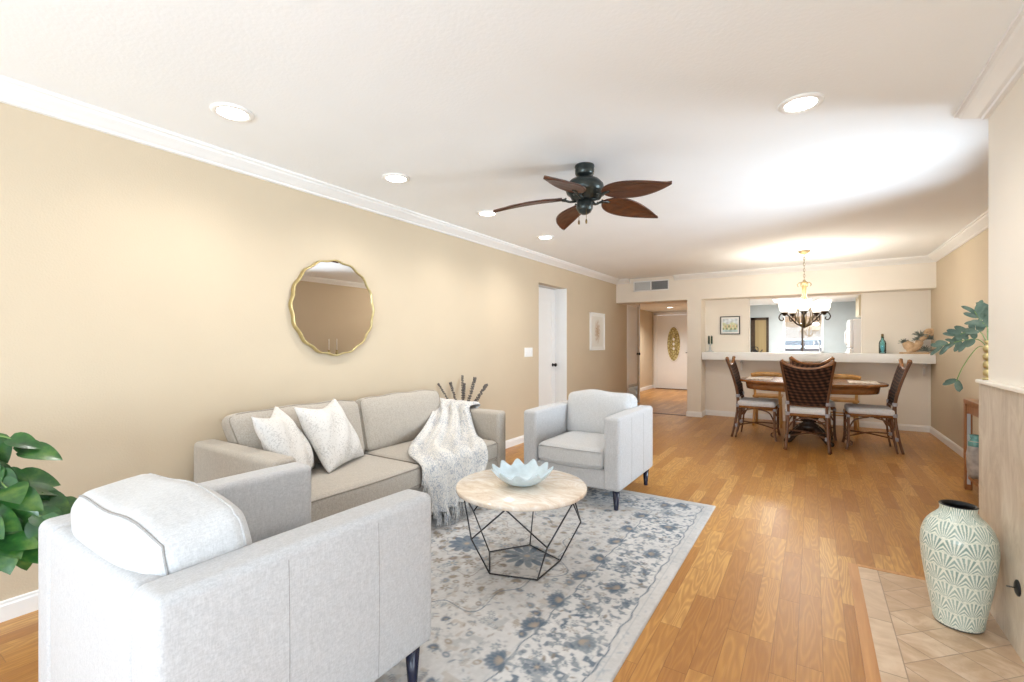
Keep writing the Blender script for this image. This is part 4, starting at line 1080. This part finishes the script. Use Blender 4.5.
def weave_mesh():
    nx, nz = 96, 120; u = np.linspace(-1, 1, nx); t = np.linspace(0, 1, nz); U, T = np.meshgrid(u, t, indexing='ij')
    half = .178+(.245-.178)*T**1.1
    ztop = 1.0-.035*(1-U**2)*1.0+.02*U**2; Z = .535+(ztop-.535)*T
    rows = T*12; cols = U*half*34
    ph = np.where((rows.astype(int) % 2) == 0, 0, PI)
    wv = np.abs(np.sin(PI*rows))*.7+.3*np.abs(np.sin(cols*PI/2+ph))*np.abs(np.sin(PI*rows))
    y = -.035*(1-U**2)*0+.004*wv
    back = -.215-.115*T**1.5
    Yf = back+.012+y+.012*(1-U**2)*-1; Yb = back-.012-y+.012*(1-U**2)*-1
    X = U*half
    XX = np.concatenate([X, X[::-1]], 0); YY = np.concatenate([Yf, Yb[::-1]], 0); ZZ = np.concatenate([Z, Z[::-1]], 0)
    WW = np.concatenate([wv, wv[::-1]], 0); RR = np.concatenate([np.sin(cols*3+rows*1.7), np.sin(cols*3+rows*1.7)[::-1]], 0)
    me = grid_mesh('woven_panel', XX, YY, ZZ)
    k = np.clip(WW*.8+.25*RR, 0, 1)[..., None]
    paint(me, (np.array([.014, .008, .006])*(1-k)+np.array([.13, .058, .032])*k**1.6).reshape(-1, 3))
    for p in me.polygons: p.use_smooth = True
    return me
M['weave'] = vcol('dark_woven_rattan', .75, .15)
def make_dining_chair(label):
    t = thing('rattan_dining_chair', label, 'dining chair')
    wd = M['leg_wood']
    obj('woven_panel', weave_mesh(), M['weave'], t)
    def bk(T): return -.215-.115*T**1.5
    for s in (-1, 1):
        # rear leg running up into the back, doubled poles
        pts = [(s*.215, -.285, 0), (s*.205, -.25, .15), (s*.195, -.222, .34), (s*.190, -.215, .50)]
        for T in (.15, .35, .55, .75, .9, 1.0, 1.08): pts.append((s*(.190+.067*T**1.1), bk(T), .535+.485*T))
        bm = NB(); tube(bm, spline(pts, 3), .0155, 8); leg = obj('rear_leg', bm, wd, t, smooth=True)
        pts = [(s*.232, -.232, 0), (s*.205, -.20, .2), (s*.195, -.19, .40), (s*.20, -.205, .55), (s*.214, -.225, .70)]
        bm = NB(); tube(bm, spline(pts, 4), .011, 8); obj('rear_pole', bm, wd, leg, smooth=True)
        for z in (.16, .43, .56): 
            bm = NB(); lathe(bm, [(.023, -.02), (.025, -.015), (.025, .015), (.023, .02)], 10, (s*.197, -.212 if z > .3 else -.228, z)); obj('binding', bm, M['binding'], leg, smooth=True)
        # front legs with small scroll foot
        bm = NB(); tube(bm, spline([(s*.225, .225, .43), (s*.225, .225, .25), (s*.228, .228, .09), (s*.24, .245, 0)], 5), .015, 8); fl = obj('front_leg', bm, wd, t, smooth=True)
        bm = NB(); tube(bm, [(s*.205, .21+.026*math.cos(q), .075+.026*math.sin(q)) for q in [2*PI*k/12 for k in range(12)]], .009, 6, closed=True); obj('foot_scroll', bm, wd, fl, smooth=True)
        bm = NB(); lathe(bm, [(.021, -.015), (.021, .015)], 10, (s*.225, .225, .40)); obj('binding', bm, M['binding'], fl, smooth=True)
        # curved braces under the seat side
        bm = NB(); tube(bm, spline([(s*.222, .215, .26), (s*.222, .16, .36), (s*.215, .03, .40)], 6), .009, 8); tube(bm, spline([(s*.200, -.19, .26), (s*.205, -.13, .36), (s*.213, -.02, .40)], 6), .009, 8); obj('side_brace', bm, wd, t, smooth=True)
        if s == 1:
            bm = NB(); tube(bm, spline([(-.21, .225, .26), (-.15, .225, .36), (0, .225, .395), (.15, .225, .36), (.21, .225, .26)], 5), .009, 8); obj('front_brace', bm, wd, t, smooth=True)
            bm = NB(); tube(bm, spline([(-.19, -.205, .26), (-.13, -.205, .35), (0, -.205, .385), (.13, -.205, .35), (.19, -.205, .26)], 5), .009, 8); obj('rear_brace', bm, wd, t, smooth=True)
    # crest rail, concave with raised ears, and lower rail
    bm = NB(); cr = []
    for k in range(25):
        U = -1+k/12; cr.append((U*.262, bk(1.0)-.003, 1.012-.045*(1-U*U)+.055*abs(U)**3))
    tube(bm, cr, [.017+.006*abs(-1+k/12)**4 for k in range(25)], 8); tube(bm, [(x*.97, y, z-.028) for x, y, z in cr], .010, 8); obj('crest_rail', bm, M['table_wood'], t, smooth=True)
    bm = NB(); tube(bm, [(-.185, -.218, .535), (0, -.228, .532), (.185, -.218, .535)], .014, 8); obj('lower_rail', bm, wd, t, smooth=True)
    bm = NB()
    for a in (((-.225, .225), (.225, .225)), ((-.225, .225), (-.195, -.205)), ((.225, .225), (.195, -.205)), ((-.195, -.205), (.195, -.205))):
        tube(bm, [(*a[0], .415), (*a[1], .415)], .019, 8)
    obj('seat_frame', bm, M['table_wood'], t, smooth=True)
    bm = NB(); tube(bm, spline([(-.22, .22, .16), (0, 0, .19), (.20, -.22, .16)], 5), .009, 8); tube(bm, spline([(.22, .22, .16), (0, 0, .175), (-.20, -.22, .16)], 5), .009, 8); obj('cross_stretcher', bm, wd, t, smooth=True)
    bm = NB(); rbox(bm, (0, .01, .463), (.46, .45, .075), .03, lambda u, v, w, p: (p.x*(1+.04*v), p.y, p.z+(.012*(1-u*u)*(1-v*v) if w > 0 else 0)), m=8); sc = obj('seat_cushion', bm, M['seatwhite'], t)
    return t
DCS = 'rattan dining chairs around the table'
a = make_dining_chair('rattan dining chair seen from behind at the near side of the table'); a.location = (-.055, 6.68, 0); a['group'] = DCS
b2 = copy_tree(a); b2.location = (-.635, 7.13, 0); b2.rotation_euler = (0, 0, -PI/2-.03); b2['label'] = 'rattan dining chair at the left end of the table, facing right'
b3 = copy_tree(a); b3.location = (.575, 7.08, 0); b3.rotation_euler = (0, 0, PI/2+.03); b3['label'] = 'rattan dining chair at the right end of the table, facing left'
b4 = copy_tree(a); b4.location = (.0, 7.60, 0); b4.rotation_euler = (0, 0, PI+.05); b4['label'] = 'rattan dining chair behind the table, mostly hidden by the near one'

# light oak stools behind the table
def make_oak(label):
    t = thing('oak_chair', label, 'chair', (0, 0, 0), 0, 'oak chairs against the bar wall'); o_ = M['oak']
    for s in (-1, 1):
        bm = NB(); tube(bm, [(s*.175, .17, 0), (s*.16, .15, .44)], [.018, .020], 8); obj('leg', bm, o_, t, smooth=True)
        bm = NB(); tube(bm, spline([(s*.185, -.20, 0), (s*.165, -.17, .44), (s*.175, -.20, .66), (s*.18, -.235, .80)], 4), .018, 8); obj('leg', bm, o_, t, smooth=True)
    bm = NB(); rbox(bm, (0, 0, .45), (.40, .38, .035), .014, m=6); obj('seat', bm, o_, t)
    bm = NB(); P = [(-.21, -.215, .775), (-.12, -.245, .795), (0, -.255, .80), (.12, -.245, .795), (.21, -.215, .775)]; tube(bm, spline(P, 5), .034, 10, flat=.38); obj('top_rail', bm, o_, t, smooth=True)
    bm = NB(); tube(bm, [(-.17, -.19, .60), (.17, -.19, .60)], .012, 8); tube(bm, [(-.17, .155, .2), (.17, .155, .2)], .011, 8); tube(bm, [(-.175, -.185, .28), (.175, -.185, .28)], .011, 8); obj('stretcher', bm, o_, t, smooth=True)
    return t
o1 = make_oak('light oak chair against the bar wall, left of the woven chair back'); o1.location = (-.585, 8.24, 0); o1.rotation_euler = (0, 0, PI*0)
o2 = copy_tree(o1); o2.location = (.345, 8.24, 0); o2['label'] = 'light oak chair against the bar wall, right of the woven chair back'
# backs face us: the chairs are tucked facing the bar

# ------------------------------------------------------------------ bar ledge
bm = NB(); rbox(bm, ((-1.595+XR)/2, (YS+YB+.1)/2, 1.05), (XR+1.59-.002, YB+.1-YS, .13), .008, m=2, k=2)
lg = tag(obj('bar_ledge', bm, M['trim']), 'long thick white bar ledge across the pass-through', 'ledge')
for x in (-1.02, .02, 1.33):
    bm = NB(); P = [(0, 0), (-.17, 0), (-.17, -.03), (-.04, -.06), (-.025, -.16), (0, -.18)]
    V = grid(bm, [[(x+dx, YB+p[0], .984+p[1]) for p in P] for dx in (-.012, .012)], closed_v=True); bm.faces.new(V[0]); bm.faces.new(V[-1])
    for f in bm.faces: f.smooth = False
    obj('bracket', bm, M['trim'], lg)
LT = 1.116
chd = thing('candle_holder', 'small pale candlestick with two dark green candles on the bar ledge', 'candle holder', (-1.49, 8.62, LT))
bm = NB(); lathe(bm, [(.06, 0), (.06, .008), (.03, .02), (.014, .05), (.02, .07), (.012, .09), (.012, .12), (.04, .13), (.04, .14)], 20); obj('holder_base', bm, M['vent_pale'], chd, smooth=True)
for x in (-.022, .022):
    bm = NB(); lathe(bm, [(.016, .14), (.016, .27), (.004, .275), (.003, .285)], 12, (x, 0, 0)); obj('candle', bm, plain('dark_green_wax', (.03, .06, .04), .5), chd, smooth=True)
bo = thing('glass_bottle', 'aqua blue glass bottle with a cork on the bar ledge', 'bottle', (.85, 8.6, LT))
bm = NB(); lathe(bm, [(0, .001), (.038, .001), (.043, .008), (.043, .15), (.036, .18), (.018, .205), (.016, .235), (.019, .238), (.019, .246), (.013, .246), (.011, .2), (.036, .145), (.036, .012), (0, .012)], 28, cap=False); obj('bottle_glass', bm, M['blueglass'], bo, smooth=True)
bm = NB(); lathe(bm, [(0, .225), (.0105, .225), (.016, .262), (.014, .285), (0, .288)], 16, cap=False); obj('stopper', bm, M['antique'], bo, smooth=True)
bm = NB(); lathe(bm, [(0, .013), (.034, .013), (.034, .12), (0, .12)], 20, cap=False); obj('blue_liquid', bm, plain('aqua_liquid', (.48, .82, .88), .2), bo, smooth=True)
dw = thing('driftwood_sculpture', 'driftwood planter with a curled branch and grey air plants on the bar ledge', 'sculpture', (1.20, 8.60, LT))
bm = NB(); rbox(bm, (.0, 0, .012), (.30, .12, .024), .010, lambda u, v, w, p: (p.x+.008*math.sin(v*5), p.y+.008*math.sin(u*9), p.z), m=8); obj('wood_base', bm, M['drift'], dw)
bm = NB(); tube(bm, spline([(-.10, 0, .17), (-.07, 0, .13), (-.035, 0, .09), (-.03, 0, .03)], 5), [.034, .04, .046, .05, .055, .06, .064, .066, .066, .066, .064, .06, .056, .054, .052, .05], 14)
tube(bm, spline([(-.03, 0, .07), (.04, 0, .12), (.07, 0, .19), (.13, 0, .25), (.17, 0, .29)], 5), [.055]*5+[.045]*5+[.03]*5+[.028]*5+[.02], 12); obj('wood_body', bm, M['drift'], dw, smooth=True)
bm = NB(); tube(bm, [(.165+.042*math.cos(q), -.01, .30+.035*math.sin(q)) for q in [2*PI*k/14 for k in range(14)]], .024, 8, closed=True)
bmesh.ops.create_uvsphere(bm, u_segments=10, v_segments=8, radius=.022, matrix=Matrix.Translation((.165, -.02, .30))); obj('wood_curl', bm, M['drift'], dw, smooth=True)
for (px, pz, sc) in ((-.11, .16, 1.2), (.07, .25, 1.7), (.12, .05, 1.5), (.17, .21, 1.4), (.03, .20, 1.0)):
    bm = NB(); rr = random.Random(int(px*100)+9)
    for k in range(26):
        a = 2*PI*k/26*3; e = rr.uniform(-.1, 1.3)
        d = Vector((math.cos(a)*math.cos(e), math.sin(a)*math.cos(e), math.sin(e)))
        tube(bm, [(px, 0, pz), tuple(Vector((px, 0, pz))+d*.035*sc), tuple(Vector((px, 0, pz))+d*.06*sc+Vector((0, 0, -.01)))], [.007, .006, .002], 5)
    obj('air_plant', bm, M['airplant'], dw, smooth=True)

# ------------------------------------------------------------------ chandelier
cl = thing('chandelier', 'antique brass chandelier with upturned white glass shades over the table', 'chandelier', (-.093, 7.04, 0))
bm = NB(); lathe(bm, [(0, CEIL), (.072, CEIL), (.070, CEIL-.012), (.045, CEIL-.03), (.014, CEIL-.045), (0, CEIL-.05)], 28, cap=False); obj('ceiling_canopy', bm, M['antique'], cl, smooth=True)
bm = NB()
for k in range(9):
    zc = CEIL-.06-k*.037; q = []
    for i in range(12):
        a = 2*PI*i/12; u, w = .009*math.cos(a), .023*math.sin(a); q.append((u, 0, zc+w) if k % 2 else (0, u, zc+w))
    tube(bm, q, .003, 5, closed=True)
obj('chain', bm, M['antique'], cl, smooth=True)
bm = NB(); lathe(bm, [(0, 2.08), (.012, 2.08), (.02, 2.06), (.05, 2.045), (.022, 2.03), (.028, 1.99), (.020, 1.93), (.026, 1.88), (.012, 1.84), (.008, 1.60), (.02, 1.54), (.032, 1.50), (.024, 1.475), (.010, 1.46), (0, 1.45)], 20, cap=False); obj('centre_column', bm, M['antique'], cl, smooth=True)
for k in range(6):
    R2 = Matrix.Rotation(PI/3*k+.3, 4, 'Z'); bm = NB()
    tube(bm, [tuple(R2 @ Vector(p)) for p in spline([(.02, 0, 1.93), (.025, 0, 1.86), (.06, 0, 1.75), (.095, 0, 1.63), (.07, 0, 1.54), (.015, 0, 1.48)], 5)], .006, 6, flat=1.5)
    obj('cage_strap', bm, M['antique'], cl, smooth=True)
for k in range(6):
    R2 = Matrix.Rotation(PI/3*k, 4, 'Z'); bm = NB(); tube(bm, [tuple(R2 @ Vector(p)) for p in spline([(.025, 0, 2.02), (.05, 0, 2.045), (.075, 0, 2.02), (.065, 0, 1.995)], 5)], .005, 6); obj('leaf_scroll', bm, M['antique'], cl, smooth=True)
for k in range(5):
    a = 2*PI/5*k+math.radians(54); R2 = Matrix.Rotation(a, 4, 'Z'); bm = NB()
    tube(bm, [tuple(R2 @ Vector(p)) for p in spline([(.015, 0, 1.475), (.09, 0, 1.52), (.16, 0, 1.60), (.20, 0, 1.64), (.225, 0, 1.62)], 6)], .0085, 8)
    tube(bm, [tuple(R2 @ Vector(p)) for p in spline([(.20, 0, 1.635), (.26, 0, 1.65), (.29, 0, 1.60), (.265, 0, 1.56), (.235, 0, 1.575), (.245, 0, 1.60)], 5)], .007, 8)
    tube(bm, [tuple(R2 @ Vector(p)) for p in spline([(.10, 0, 1.53), (.10, 0, 1.585), (.135, 0, 1.60), (.14, 0, 1.57), (.12, 0, 1.565)], 5)], .006, 8)
    c_ = tuple(R2 @ Vector((.225, 0, 0)))
    lathe(bm, [(.012, 1.62), (.03, 1.645), (.042, 1.66), (.040, 1.668)], 16, c_)
    ar = obj('arm', bm, M['bronze'], cl, smooth=True)
    bm = NB(); lathe(bm, [(.034, 1.668), (.052, 1.69), (.062, 1.72), (.066, 1.76), (.080, 1.803), (.077, 1.804), (.062, 1.76), (.058, 1.72), (.048, 1.695), (.03, 1.675)], 24, c_); obj('shade', bm, M['shade'], ar, smooth=True)
    l = bpy.data.lights.new('chandelier_bulb', 'POINT'); l.energy = 4.5; l.color = (1, .93, .82); l.shadow_soft_size = .04
    lo = bpy.data.objects.new('chandelier_bulb', l); COL.objects.link(lo); lo.location = (-.093+c_[0], 7.04+c_[1], 1.86)

# ------------------------------------------------------------------ console table beyond the chimney breast
co = thing('console_table', 'narrow brown wood console table behind the chimney breast', 'console table', (1.105, 4.2, 0))
bm = NB(); box(bm, 0, .27, 0, 1.36, .745, .785); obj('tabletop', bm, M['console_wood'], co, bevel=.004)
bm = NB(); box(bm, .012, .03, .04, 1.32, .67, .745); box(bm, .24, .258, .04, 1.32, .67, .745); box(bm, .012, .258, 1.30, 1.32, .67, .745); obj('apron', bm, M['console_wood'], co)
for x in (.0, .22):
    for y in (0, 1.31):
        bm = NB(); box(bm, x, x+.05, y, y+.05, 0, .745); obj('leg', bm, M['console_wood'], co, bevel=.006)
        obj('leg_inlay', slab(x+.014, x+.036, y-.003, y, .05, .66), M['vent_pale'], co)
obj('lower_shelf', slab(.02, .25, .02, 1.34, .10, .125), M['console_wood'], co)
bm = NB(); lathe(bm, [(0, 0), (.045, 0), (.06, .05), (.066, .2), (.05, .31), (.035, .33), (.045, .36), (.04, .36), (.03, .33), (.0, .32)], 28, cap=False)
tv = obj('tall_vase', bm, plain('grey_stoneware', (.40, .37, .34), .5, var=.3, vscale=20), None, smooth=True)
bm = NB(); lathe(bm, [(.056, .27), (.0525, .305), (.037, .33), (.047, .363), (.038, .364), (.030, .33)], 28, cap=False); obj('teal_neck', bm, plain('teal_glaze', (.13, .33, .30), .25, var=.4, vscale=30), tv, smooth=True); tv.location = (1.165, 5.44, .126); tag(tv, 'grey vase with a blue-green neck on the lower shelf of the console table', 'vase')
for (x, y, lab) in ((1.23, 5.30, 'gold beaded candlestick with white taper, nearer the chimney breast'), (1.275, 5.50, 'gold beaded candlestick with white taper, at the far end of the console')):
    t = thing('candlestick', lab, 'candlestick', (x, y, .786), 0, 'gold candlesticks on the console table')
    bm = NB(); pr = [(0, 0), (.045, 0), (.045, .01), (.02, .025)]
    for k in range(5):
        z0 = .03+k*.06
        for i in range(7): a = PI*i/6; pr.append((.010+.019*math.sin(a), z0+.03-.03*math.cos(a)))
    pr += [(.012, .335), (.026, .345), (.026, .355), (0, .355)]
    lathe(bm, pr, 20, cap=False); obj('stick', bm, M['gold'], t, smooth=True)
    bm = NB(); lathe(bm, [(.010, .355), (.009, .55), (.002, .56), (.001, .57)], 12); obj('taper_candle', bm, M['white_wax'], t, smooth=True)
def leaf_mesh(bm, base_, d, up, L, w, kind='heart', curl=.12):
    d = d.normalized(); side = d.cross(up).normalized(); nr = side.cross(d).normalized(); n = 8; P = []
    for i in range(n+1):
        t = i/n
        if kind == 'heart': ww = w*(math.sin(PI*min(1, (t*.93+.07)**.62)))**.8*(1.0 if t < .999 else .02)
        else: ww = w*math.sqrt(max(0, 1-(2*t-1)**2))
        row = []
        for v in (-1, -.5, 0, .5, 1):
            p = base_+d*L*t+side*ww*v+nr*(.16*ww*abs(v)-curl*L*t*t)
            row.append(tuple(p))
        P.append(row)
    grid(bm, P)
eu = thing('eucalyptus_stems', 'eucalyptus branches in a gold beaded vase on the end of the stone ledge', 'plant', (.731, 3.208, 1.088))
bm = NB(); pr = [(0, 0), (.026, 0), (.027, .006), (.014, .014)]
for k in range(4):
    for i in range(7): a = PI*i/6; pr.append((.011+.013*math.sin(a), .016+k*.040+.019-.019*math.cos(a)))
pr += [(.014, .18), (.02, .195), (.017, .195), (.010, .18), (0, .12)]
lathe(bm, pr, 20, cap=False); obj('beaded_vase', bm, M['gold'], eu, smooth=True)
bs, bl_ = NB(), NB(); rr = random.Random(8)
NV = Vector((-.2, -1, .25))
br = [((-.03, .05, .20), (-.09, .11, .19), (-.15, .15, .165)), ((-.02, .03, .23), (-.05, .08, .245), (-.10, .12, .215)), ((0, .02, .25), (-.02, .06, .30), (-.035, .08, .345)), ((.0, .03, .25), (.02, .07, .31), (.03, .10, .36)), ((-.03, .05, .16), (-.07, .12, .06), (-.09, .15, -.02)), ((.03, .05, .22), (.10, .10, .24), (.18, .14, .22))]
for pp in br:
    pts = spline([(0, 0, .15)]+list(pp), 6); tube(bs, pts, .0022, 5); tl = len(pts)-1
    rng_i = (tl-1, tl) if pp[2][2] < 0 else range(7, tl+1, 2)
    for i in rng_i:
        d = (pts[i]-pts[i-1]).normalized()
        for s_ in (-1, 1):
            sd = d.cross(NV).normalized()*s_
            dd = (d*rr.uniform(.3, 1.2)+sd*rr.uniform(.3, .9)+Vector((0, rr.uniform(-.2, .2), 0))).normalized()
            leaf_mesh(bl_, pts[i], dd, NV+Vector((rr.uniform(-.5, .5), 0, rr.uniform(-.5, .5))), rr.uniform(.050, .078), rr.uniform(.010, .015), 'round', .08)
obj('stems', bs, M['stem'], eu, smooth=True); obj('foliage', bl_, M['euc'], eu, smooth=True)

# ------------------------------------------------------------------ big floor vase on the hearth
def make_vase():
    prof = [(.080, 0), (.086, .004), (.092, .05), (.104, .12), (.117, .20), (.128, .28), (.1325, .345), (.129, .40), (.114, .445), (.092, .475), (.072, .492), (.064, .505), (.062, .52), (.065, .528), (.067, .534)]
    zz = np.linspace(0, .534, 330); rr = np.interp(zz, [p[1] for p in prof], [p[0] for p in prof])
    k = np.ones(15)/15; rr = np.convolve(np.pad(rr, 7, 'edge'), k, 'valid')
    n = 420; a = np.linspace(0, 2*PI, n); A, Zg = np.meshgrid(a, zz, indexing='ij'); Rg = np.broadcast_to(rr, A.shape)
    me = grid_mesh('floor_vase', Rg*np.cos(A), Rg*np.sin(A), Zg)
    # scallop fan pattern in (arc length, height)
    pw, ph = 2*PI/11, .066
    best = np.full(A.shape, -1.0); tone = np.zeros(A.shape)
    rowi = Zg/ph
    cream = np.array([.80, .82, .72])
    C = np.empty(A.shape+(3,)); C[:] = cream
    R = np.random.default_rng(2)
    for k_ in range(9, -3, -1):       # upper rows first, lower rows overlap them
        base_z = k_*ph
        off = 0 if k_ % 2 == 0 else .5
        u = (A/pw+off) % 1.0-.5; col_i = np.floor(A/pw+off).astype(int) % 11
        dx = u*pw*.145; dz = Zg-base_z; r = np.hypot(dx, dz)/(ph*1.25); th = np.arctan2(dx, dz+1e-6)
        inside = (r < 1) & (dz > -.002) & (np.abs(th) < 1.45)
        rays = np.abs(((th/1.5*5.5) % 1)-.5) < .26+.12*r*0
        ray = inside & rays & (r > .16) & (r < .93)
        C[inside] = cream*.98
        t = R.random(11)[col_i]; t2 = R.random(12)[np.clip(((th/1.5*5.5)+6).astype(int), 0, 11)]
        g1 = np.array([.20, .31, .27]); g2 = np.array([.42, .52, .46])
        cc = g1+(g2-g1)*(.5*t+.5*t2)[..., None]
        C[ray] = cc[ray]
        rim = inside & (r > .955); C[rim] = np.array([.66, .70, .60])
    C[Zg < .006] = np.array([.05, .05, .05])
    paint(me, C.reshape(-1, 3))
    for p in me.polygons: p.use_smooth = True
    mt = vcol('shell_inlay_glaze', .28, .5)
    o = obj('floor_vase', me, mt)
    bm = NB(); lathe(bm, [(.067, .533), (.063, .537), (.056, .534), (.054, .515), (.064, .49), (.10, .44), (.11, .3), (.07, .02), (0, .02)], 48, cap=False); obj('dark_interior', bm, M['black'], o, smooth=True)
    o.location = (.552, 2.86, .005); o.rotation_euler = (0, 0, 1.0)
    return tag(o, 'tall floor vase with pale green fan-shell pattern on the tiled hearth', 'vase')
make_vase()
gv = thing('gas_valve', 'round dark gas key valve on the stone chimney side', 'valve', (.70, 2.70, .275))
bm = NB(); lathe(bm, [(0, 0), (.032, 0), (.032, -.004), (.024, -.008), (.010, -.010), (0, -.010)], 24, axis='x', cap=False); obj('escutcheon', bm, M['black'], gv, smooth=True)
bm = NB(); tube(bm, [(-.008, 0, 0), (-.035, 0, .0)], .0025, 8); obj('key_stem', bm, M['iron'], gv)

# ------------------------------------------------------------------ pothos at the left edge
po = thing('potted_pothos', 'trailing green pothos at the left edge beside the near armchair', 'potted plant', (-2.55, .25, 0))
for k in range(3):
    a = 2*PI*k/3+.4; bm = NB(); tube(bm, [(.13*math.cos(a), .13*math.sin(a), 0), (.09*math.cos(a), .09*math.sin(a), .60)], [.012, .014], 8); obj('stand_leg', bm, M['console_wood'], po, smooth=True)
bm = NB(); lathe(bm, [(0, .60), (.13, .60), (.13, .62), (0, .62)], 28, cap=False); obj('stand_top', bm, M['console_wood'], po)
bm = NB(); lathe(bm, [(0, .62), (.08, .62), (.105, .70), (.115, .80), (.12, .805), (.108, .805), (.10, .78), (0, .78)], 32, cap=False); obj('pot', bm, M['terracotta'], po, smooth=True)
bm = NB(); lathe(bm, [(0, .785), (.1, .78)], 24, cap=False); obj('soil', bm, M['soil'], po)
bs, bl_ = NB(), NB(); rr = random.Random(21)
tgt = [(.22, .12, .86), (.30, .15, .80), (.31, .22, .70), (.27, .10, .70), (.29, .14, .64), (.25, .20, .60), (.20, .07, .60), (.24, .16, .66), (.16, .20, .92), (.10, -.12, .92), (-.15, .1, .92), (-.2, -.1, .82), (.0, -.25, .78), (.18, .24, .74), (.1, .3, .68), (.22, .04, .60)]
for (x, y, z) in tgt:
    z -= .035; x *= .93
    pts = spline([(rr.uniform(-.04, .04), rr.uniform(-.04, .04), .78), (x*.4, y*.4, max(z, .84)+.03), (x*.8, y*.8, z+.05), (x, y, z)], 5); tube(bs, pts, .0028, 5)
    for i in (8, 11, 13, 15):
        d = Vector((x, y, 0)).normalized()+Vector((rr.uniform(-.8, .8), rr.uniform(-.8, .8), rr.uniform(-.9, .0)))
        sz = rr.uniform(.085, .135); leaf_mesh(bl_, pts[i], d, Vector((rr.uniform(-.3, .3)+.5, rr.uniform(-.3, .3)-.4, 1)), sz, sz*.36, 'heart', .25)
obj('stems', bs, M['stem'], po, smooth=True); obj('foliage', bl_, M['leaf'], po, smooth=True)

# ------------------------------------------------------------------ dried spikes behind the sofa arm
dv = thing('dried_flower_vase', 'dark dried flower spikes in a vase behind the far sofa arm', 'vase', (-2.93, 3.62, .011))
bm = NB(); lathe(bm, [(0, 0), (.07, 0), (.09, .08), (.10, .25), (.07, .42), (.045, .48), (.055, .52), (.045, .52), (.035, .48), (0, .4)], 28, cap=False); obj('vase', bm, M['iron'], dv, smooth=True)
rr = random.Random(2)
for (x, y, z, r) in ((-.02, -.33, .875, .010), (-.02, -.16, .875, .012), (.0, .0, .93, .011), (.0, .03, .85, .012), (.02, .18, .90, .015), (.03, .36, .815, .017)):
    top_ = Vector((x, y, z)); bot_ = Vector((0, 0, .46)); pts = spline([bot_, bot_.lerp(top_, .5)+Vector((0, y*.05, .02)), top_], 10); bm = NB(); tube(bm, pts, .0025, 5)
    for i in range(6, len(pts)):
        for k in range(9):
            a = rr.random()*6.28; p = pts[i]+Vector((math.cos(a), math.sin(a), rr.uniform(-.5, .5)))*r*.8
            bmesh.ops.create_icosphere(bm, subdivisions=1, radius=r*.55, matrix=Matrix.Translation(p))
    obj('flower_spike', bm, M['lav'], dv)
